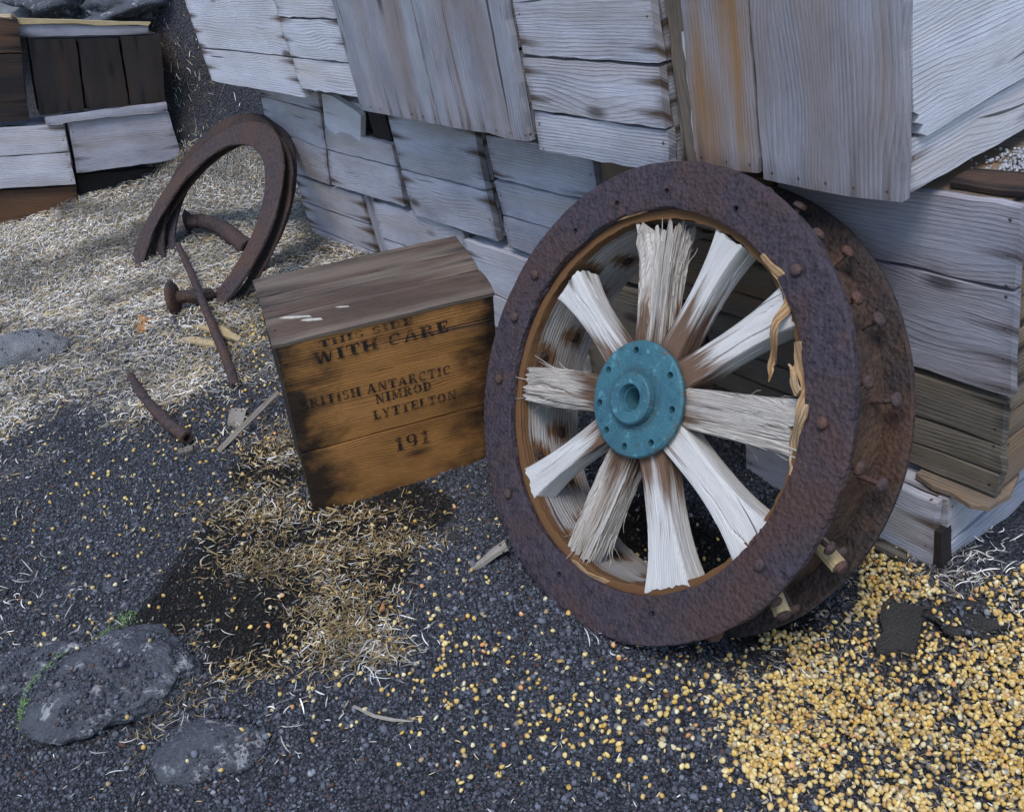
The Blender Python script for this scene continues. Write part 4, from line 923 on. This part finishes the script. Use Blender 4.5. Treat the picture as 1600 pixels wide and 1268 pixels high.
def inpoly(u, v, poly):
    c = np.zeros(len(u), bool); j = len(poly) - 1
    for i in range(len(poly)):
        (xi, yi), (xj, yj) = poly[i], poly[j]; c ^= ((yi > v) != (yj > v)) & (u < (xj - xi) * (v - yi) / (yj - yi + 1e-9) + xi); j = i
    return c
def wpoly(pxs): return [tuple(atg(a, b)[:2]) for a, b in pxs]
def ribbons(name, x, y, L, W, pal, lift, label, curl=1.4, steep=.35):
    n = len(x); th = RNG.uniform(0, 2 * math.pi, n); cu = RNG.normal(0, curl, n); ns = 5; t = np.linspace(-.5, .5, ns)
    a = th[:, None] + cu[:, None] * t; dx = np.cumsum(np.cos(a), 1) * (L / (ns - 1))[:, None]; dy = np.cumsum(np.sin(a), 1) * (L / (ns - 1))[:, None]
    X = x[:, None] + dx - dx[:, 2:3]; Y = y[:, None] + dy - dy[:, 2:3]; tilt = RNG.normal(0, steep, n); arch = RNG.uniform(-.1, .35, n)
    Z = ground_z(X, Y) + lift[:, None] + np.abs(tilt)[:, None] * 0 + tilt[:, None] * t * L[:, None] + arch[:, None] * L[:, None] * (.25 - t * t)
    Z = np.maximum(Z, ground_z(X, Y) + .001)
    roll = RNG.normal(0, .6, n)[:, None]; wv = (W[:, None] * (1 - (2 * t) ** 4 * .7)) / 2
    nxv = -np.sin(a) * np.cos(roll) * wv; nyv = np.cos(a) * np.cos(roll) * wv; nzv = np.sin(roll) * wv
    V = np.stack([np.stack([X - nxv, Y - nyv, Z - nzv], -1), np.stack([X + nxv, Y + nyv, Z + nzv], -1)], 2).reshape(n, ns * 2, 3)
    f = np.array([[2 * i, 2 * i + 1, 2 * i + 3, 2 * i + 2] for i in range(ns - 1)]); Fa = (f[None] + (np.arange(n) * ns * 2)[:, None, None]).reshape(-1, 4)
    pal = np.array(pal); c = pal[RNG.integers(0, len(pal), n)] * RNG.uniform(.65, 1.2, (n, 1)) * np.clip(-.25 + 2.6 * fbm(x * 6, y * 6, 71, 4), .3, 1.25)[:, None]
    o = bigmesh(name, V.reshape(-1, 3), Fa, M_STRAW, np.repeat(c, ns * 2, 0), True); return tag(o, label, 'straw', kind='stuff')
WHITE = [(.62, .58, .52), (.54, .49, .43), (.70, .67, .62)]; STRAWC = [(.50, .38, .19), (.42, .30, .14), (.56, .46, .28)]; GREYC = [(.33, .31, .29), (.24, .22, .2)]
# mound
n = 210000; x = RNG.uniform(-5.0, -1.9, n); y = RNG.uniform(-.5, 1.5, n); ok, u, v = in_view(x, y)
dens = litter(x, y) * (.45 + .9 * sst((fbm(x * 4, y * 4, 55) - .33) / .25)); ok &= RNG.uniform(size=n) < dens
ok &= ~((x < -4.6) & (y < 1.0)); ok &= RNG.uniform(size=n) < 1 - .93 * sst((ground_z(x, y) - .22) / .12); x = x[ok]; y = y[ok]; n = len(x)
ribbons('straw_litter', x, y, RNG.lognormal(math.log(.015), .6, n).clip(.004, .06), RNG.uniform(.0010, .0030, n), WHITE * 3 + STRAWC * 2 + GREYC * 2 + [(.46, .33, .15)], RNG.uniform(.0, .018, n), 'bleached straw and shavings littering the mound at the left', .6, .16)
# straw round the case and matted patches in front of it
PATCH = [(430, 700, .09, .10, 900), (420, 800, .10, .09, 900), (520, 870, .15, .08, 1300), (400, 880, .09, .07, 700), (540, 940, .10, .07, 900), (520, 1010, .07, .07, 800), (560, 990, .06, .04, 500), (620, 850, .12, .05, 450), (560, 810, .14, .04, 500), (600, 1020, .05, .03, 350), (240, 640, .10, .08, 450), (270, 1075, .05, .12, 350), (380, 1050, .06, .05, 200), (340, 800, .12, .12, 350)]
xs, ys = [], []
for px, py, rx, ry, k in PATCH:
    p = atg(px, py); an = .95; ex = RNG.normal(0, rx * .6, k); ey = RNG.normal(0, ry * .6, k); xs.append(p[0] + ex * math.cos(an) - ey * math.sin(an)); ys.append(p[1] + ex * math.sin(an) + ey * math.cos(an))
x = np.concatenate(xs); y = np.concatenate(ys); kp = RNG.uniform(size=len(x)) < .95; x = x[kp]; y = y[kp]; n = len(x)
ribbons('matted_straw', x, y, RNG.lognormal(math.log(.014), .4, n).clip(.005, .04), RNG.uniform(.0011, .0025, n), STRAWC + [(.5, .46, .38)] + GREYC + [(.22, .145, .06)] * 4 + [(.30, .22, .10)] * 3 + [(.13, .085, .04)] * 3, RNG.uniform(.001, .012, n), 'matted yellow straw round and in front of the brown case', 1.0)
# feathers and white wisps
xs, ys = [], []
for px, py, r_, k in ((600, 1015, .04, 110), (1260, 1045, .035, 70), (480, 1110, .03, 18), (1480, 900, .05, 60), (1550, 880, .07, 130), (240, 640, .07, 120), (360, 600, .05, 60), (30, 920, .06, 30), (90, 1000, .1, 40), (290, 1090, .09, 60), (1570, 960, .06, 40), (940, 1000, .03, 8), (470, 810, .05, 50), (1130, 985, .05, 25)):
    p = atg(px, py); xs.append(RNG.normal(p[0], r_, k)); ys.append(RNG.normal(p[1], r_, k))
x = np.concatenate(xs); y = np.concatenate(ys); n = len(x)
ribbons('white_wisps', x, y, RNG.uniform(.014, .04, n), RNG.uniform(.0012, .0028, n), WHITE * 2 + GREYC * 2, RNG.uniform(.003, .012, n), 'white feathery wisps scattered on the gravel', 1.8)
n = 9000; x = RNG.uniform(-1.2, -.2, n); y = RNG.uniform(.5, 1.3, n); ok = inpoly(x, y, wpoly([(1170, 1010), (1290, 950), (1345, 870), (1440, 890), (1640, 905), (1680, 1300), (1180, 1300), (1100, 1150)])); x = x[ok]; y = y[ok]; n = len(x)
ribbons('corn_husks', x, y, RNG.uniform(.004, .014, n), RNG.uniform(.0012, .0035, n), [(.30, .22, .12), (.16, .12, .08), (.45, .38, .26), (.09, .07, .06)], RNG.uniform(.001, .012, n), 'broken husks and dust mixed into the spilled corn', .6)
# thin specks of chaff
n = 9000; x = RNG.uniform(-2.9, -.4, n); y = RNG.uniform(-.4, 1.15, n); ok, u, v = in_view(x, y); ok &= RNG.uniform(size=n) < .25 + .6 * sst((-x - 1.6) / .8); x = x[ok]; y = y[ok]; n = len(x)
ribbons('chaff', x, y, RNG.uniform(.004, .013, n), RNG.uniform(.0009, .0019, n), WHITE + STRAWC * 2 + GREYC, RNG.uniform(.004, .008, n), 'fine chaff sprinkled over the dark gravel', .5)
# moss
xs, ys = [], []
for (a, b) in ((196, 968), (170, 992), (150, 1010), (105, 1040), (80, 1070), (60, 1090), (45, 1125)):
    p = atg(a, b); k = 160 if a > 140 else 120; xs.append(RNG.normal(p[0], .013, k)); ys.append(RNG.normal(p[1], .010, k))
x = np.concatenate(xs); y = np.concatenate(ys); n = len(x); R = rotm(n); r = RNG.uniform(.001, .0026, n)
V = np.einsum('nij,kj->nki', R, IV) * r[:, None, None]
zt = top_z(x, y)
V += np.stack([x, y, zt + .002], 1)[:, None]
tag(bigmesh('moss', V.reshape(-1, 3), (IF[None] + (np.arange(n) * 12)[:, None, None]).reshape(-1, 3), M_MOSS, np.repeat(np.array([.10, .16, .06]) * RNG.uniform(.6, 1.5, (n, 1)), 12, 0)), 'bright green moss line along the edge of the large rock', 'moss', kind='stuff')

# ------------------------------------------------------------------ corn
def kernel_mesh(seed):
    r_ = np.random.default_rng(seed); bm = bmesh.new(); bmesh.ops.create_uvsphere(bm, u_segments=8, v_segments=6, radius=1)
    V = np.array([v.co[:] for v in bm.verts]); Fs = [[v.index for v in f.verts] for f in bm.faces]; bm.free()
    z = V[:, 2].copy(); tp = np.clip(-z, 0, 1); V[:, 0] *= (1 - .45 * tp ** 1.5); V[:, 1] *= .74 * (1 - .35 * tp); V[:, 2] = np.where(z < 0, z * 1.18, z * .82)
    V *= r_.uniform(.92, 1.08, (1, 3)); return V, Fs, tp
KV, KF, KT = kernel_mesh(1)
KQ = [f if len(f) == 4 else f + [f[-1]] for f in KF]; KTri = np.array([t for f in KF for t in ([[f[0], f[1], f[2]], [f[0], f[2], f[3]]] if len(f) == 4 else [f])])
pile = []                       # (px, py, radius_m, count, layers)
SPILL = wpoly([(1190, 1010), (1290, 950), (1345, 870), (1400, 850), (1440, 890), (1490, 920), (1560, 905), (1640, 905), (1680, 1300), (1230, 1300), (1160, 1180), (1180, 1110), (1225, 1060)])
SLAB = wpoly([(1380, 945), (1465, 945), (1440, 970), (1430, 1015), (1372, 1018)]); LUMP = wpoly([(1480, 940), (1530, 945), (1560, 1000), (1515, 1010), (1470, 975)])
n = 30000; x = RNG.uniform(-1.15, -.2, n); y = RNG.uniform(.55, 1.5, n); wx = (fbm(x * 11, y * 11, 93) - .47) * .16; wy = (fbm(x * 11 + 50, y * 11, 94) - .47) * .16; ok = inpoly(x + wx, y + wy, SPILL) & ~(inpoly(x, y, SLAB) & (RNG.uniform(size=n) > .02)) & ~(inpoly(x, y, LUMP) & (RNG.uniform(size=n) > .02))
ok &= RNG.uniform(size=n) < .68 * (.40 + .9 * sst((fbm(x * 9, y * 9, 91) - .34) / .2)); kx = x[ok]; ky = y[ok]; kl = RNG.uniform(.0, .011, len(kx))
sc_x, sc_y = [], []
for px, py, sx_, sy_, k in ((1150, 1110, .09, .10, 130), (1210, 1110, .05, .08, 90), (1000, 1120, .14, .05, 60), (870, 1090, .12, .09, 50), (720, 1050, .09, .08, 45), (650, 1000, .12, .10, 36), (500, 1130, .16, .07, 22), (350, 780, .25, .16, 80), (180, 790, .22, .10, 30), (150, 850, .25, .15, 30), (250, 700, .2, .1, 30), (130, 985, .12, .03, 10), (690, 800, .10, .05, 14), (700, 900, .08, .06, 16), (560, 950, .15, .1, 20), (390, 520, .07, .08, 160), (360, 600, .1, .1, 60), (1010, 890, .12, .06, 60), (480, 1020, .08, .05, 14), (1530, 870, .10, .06, 30), (950, 1150, .15, .05, 40), (60, 620, .2, .1, 20), (300, 960, .15, .1, 14)):
    k = int(k * 1.7); p = atg(px, py); an = .92; ex = RNG.normal(0, sx_, k); ey = RNG.normal(0, sy_, k); sc_x.append(p[0] + ex * math.cos(an) - ey * math.sin(an)); sc_y.append(p[1] + ex * math.sin(an) + ey * math.cos(an))
sx_ = np.concatenate(sc_x); sy_ = np.concatenate(sc_y)
okb = np.ones(len(sx_), bool)
lp_ = np.stack([(sx_ - p0[0]) * E1[0] + (sy_ - p0[1]) * E1[1], (sx_ - p0[0]) * E3[0] + (sy_ - p0[1]) * E3[1]], 1); okb &= ~((lp_[:, 0] > -.01) & (lp_[:, 0] < BA + .02) & (lp_[:, 1] > -.01) & (lp_[:, 1] < BC + .03)); okb &= sy_ < 1.14
sx_ = sx_[okb]; sy_ = sy_[okb]
KX = np.concatenate([kx, sx_]); KY = np.concatenate([ky, sy_]); KL = np.concatenate([kl, np.full(len(sx_), .001)])
vis, u, v = in_view(KX, KY, 0); n = len(KX); kr = RNG.uniform(.0034, .0058, n); R = rotm(n)
flat = RNG.uniform(size=n)
palc = np.array([(.62, .41, .11), (.56, .34, .075), (.66, .48, .18), (.48, .28, .07), (.64, .53, .30), (.36, .25, .13), (.60, .26, .08), (.20, .15, .10)]); pr = np.array([.24, .2, .16, .1, .1, .1, .02, .08])
kc = palc[RNG.choice(len(palc), n, p=pr)] * RNG.uniform(.8, 1.12, (n, 1))
depth = np.hypot(np.hypot(KX, KY), CAMH); order = np.argsort(np.where(vis, depth, 99)); single = np.zeros(n, bool); single[order[:300]] = True
sl_in = inpoly(KX, KY, SLAB); KZ = np.maximum(top_z(KX, KY), ground_z(KX, KY) + np.where(sl_in, .017, 0)) + kr * .7 + KL * ~sl_in
m_ = ~single; nm = m_.sum()
V = np.einsum('nij,nkj->nki', R[m_], KV[None] * RNG.uniform((.75, .55, .75), (1.1, 1.1, 1.15), (nm, 1, 3))) * kr[m_][:, None, None] + np.stack([KX, KY, KZ], 1)[m_][:, None]
cc = kc[m_][:, None, :] * (1 - .0 * KT[None, :, None]) + KT[None, :, None] * np.array([.10, .16, .16])
tag(bigmesh('corn_spill', V.reshape(-1, 3), (KTri[None] + (np.arange(nm) * len(KV))[:, None, None]).reshape(-1, 3), M_CORN, cc.reshape(-1, 3), True), 'spilled heap of yellow corn kernels right of the wheel', 'corn', kind='stuff')
kms = []
for i in range(6):
    Vk, Fk, Tk = kernel_mesh(i + 2); ob = mk('corn_kernel', Vk, Fk, M_CORN1, None, None, True, np.clip(palc[i][None] + Tk[:, None] * np.array([.1, .16, .16]), 0, 1)); kms.append(ob.data); bpy.data.objects.remove(ob)
for i in np.where(single)[0]:
    o = bpy.data.objects.new('corn_kernel', kms[int(RNG.choice(6, p=[.3, .22, .2, .1, .12, .06]))]); COL.objects.link(o)
    m = Matrix([[float(q) for q in r_] for r_ in R[i]]).to_4x4(); o.matrix_world = Matrix.Translation((float(KX[i]), float(KY[i]), float(KZ[i]))) @ m @ Matrix.Scale(float(kr[i]), 4)
    tag(o, 'single yellow corn kernel lying in the near foreground', 'corn kernel', 'corn kernels in the foreground')

# pale crumbs heaped on the corner crate
n = 900; x = RNG.normal(-.735, .03, n); y = RNG.normal(1.43, .035, n); R = rotm(n); r = RNG.uniform(.001, .0035, n)
V = np.einsum('nij,kj->nki', R, IV) * r[:, None, None] + np.stack([x, y, .612 + r * .5 + .03 * np.exp(-((x + .735) ** 2 + (y - 1.43) ** 2) / .0015) * RNG.uniform(.2, 1, n)], 1)[:, None]
tag(bigmesh('pale_crumbs', V.reshape(-1, 3), (IF[None] + (np.arange(n) * 12)[:, None, None]).reshape(-1, 3), M_SALT, np.full((n * 12, 3), .5)), 'heap of pale crumbs on top of the right corner crate', 'debris', kind='stuff')
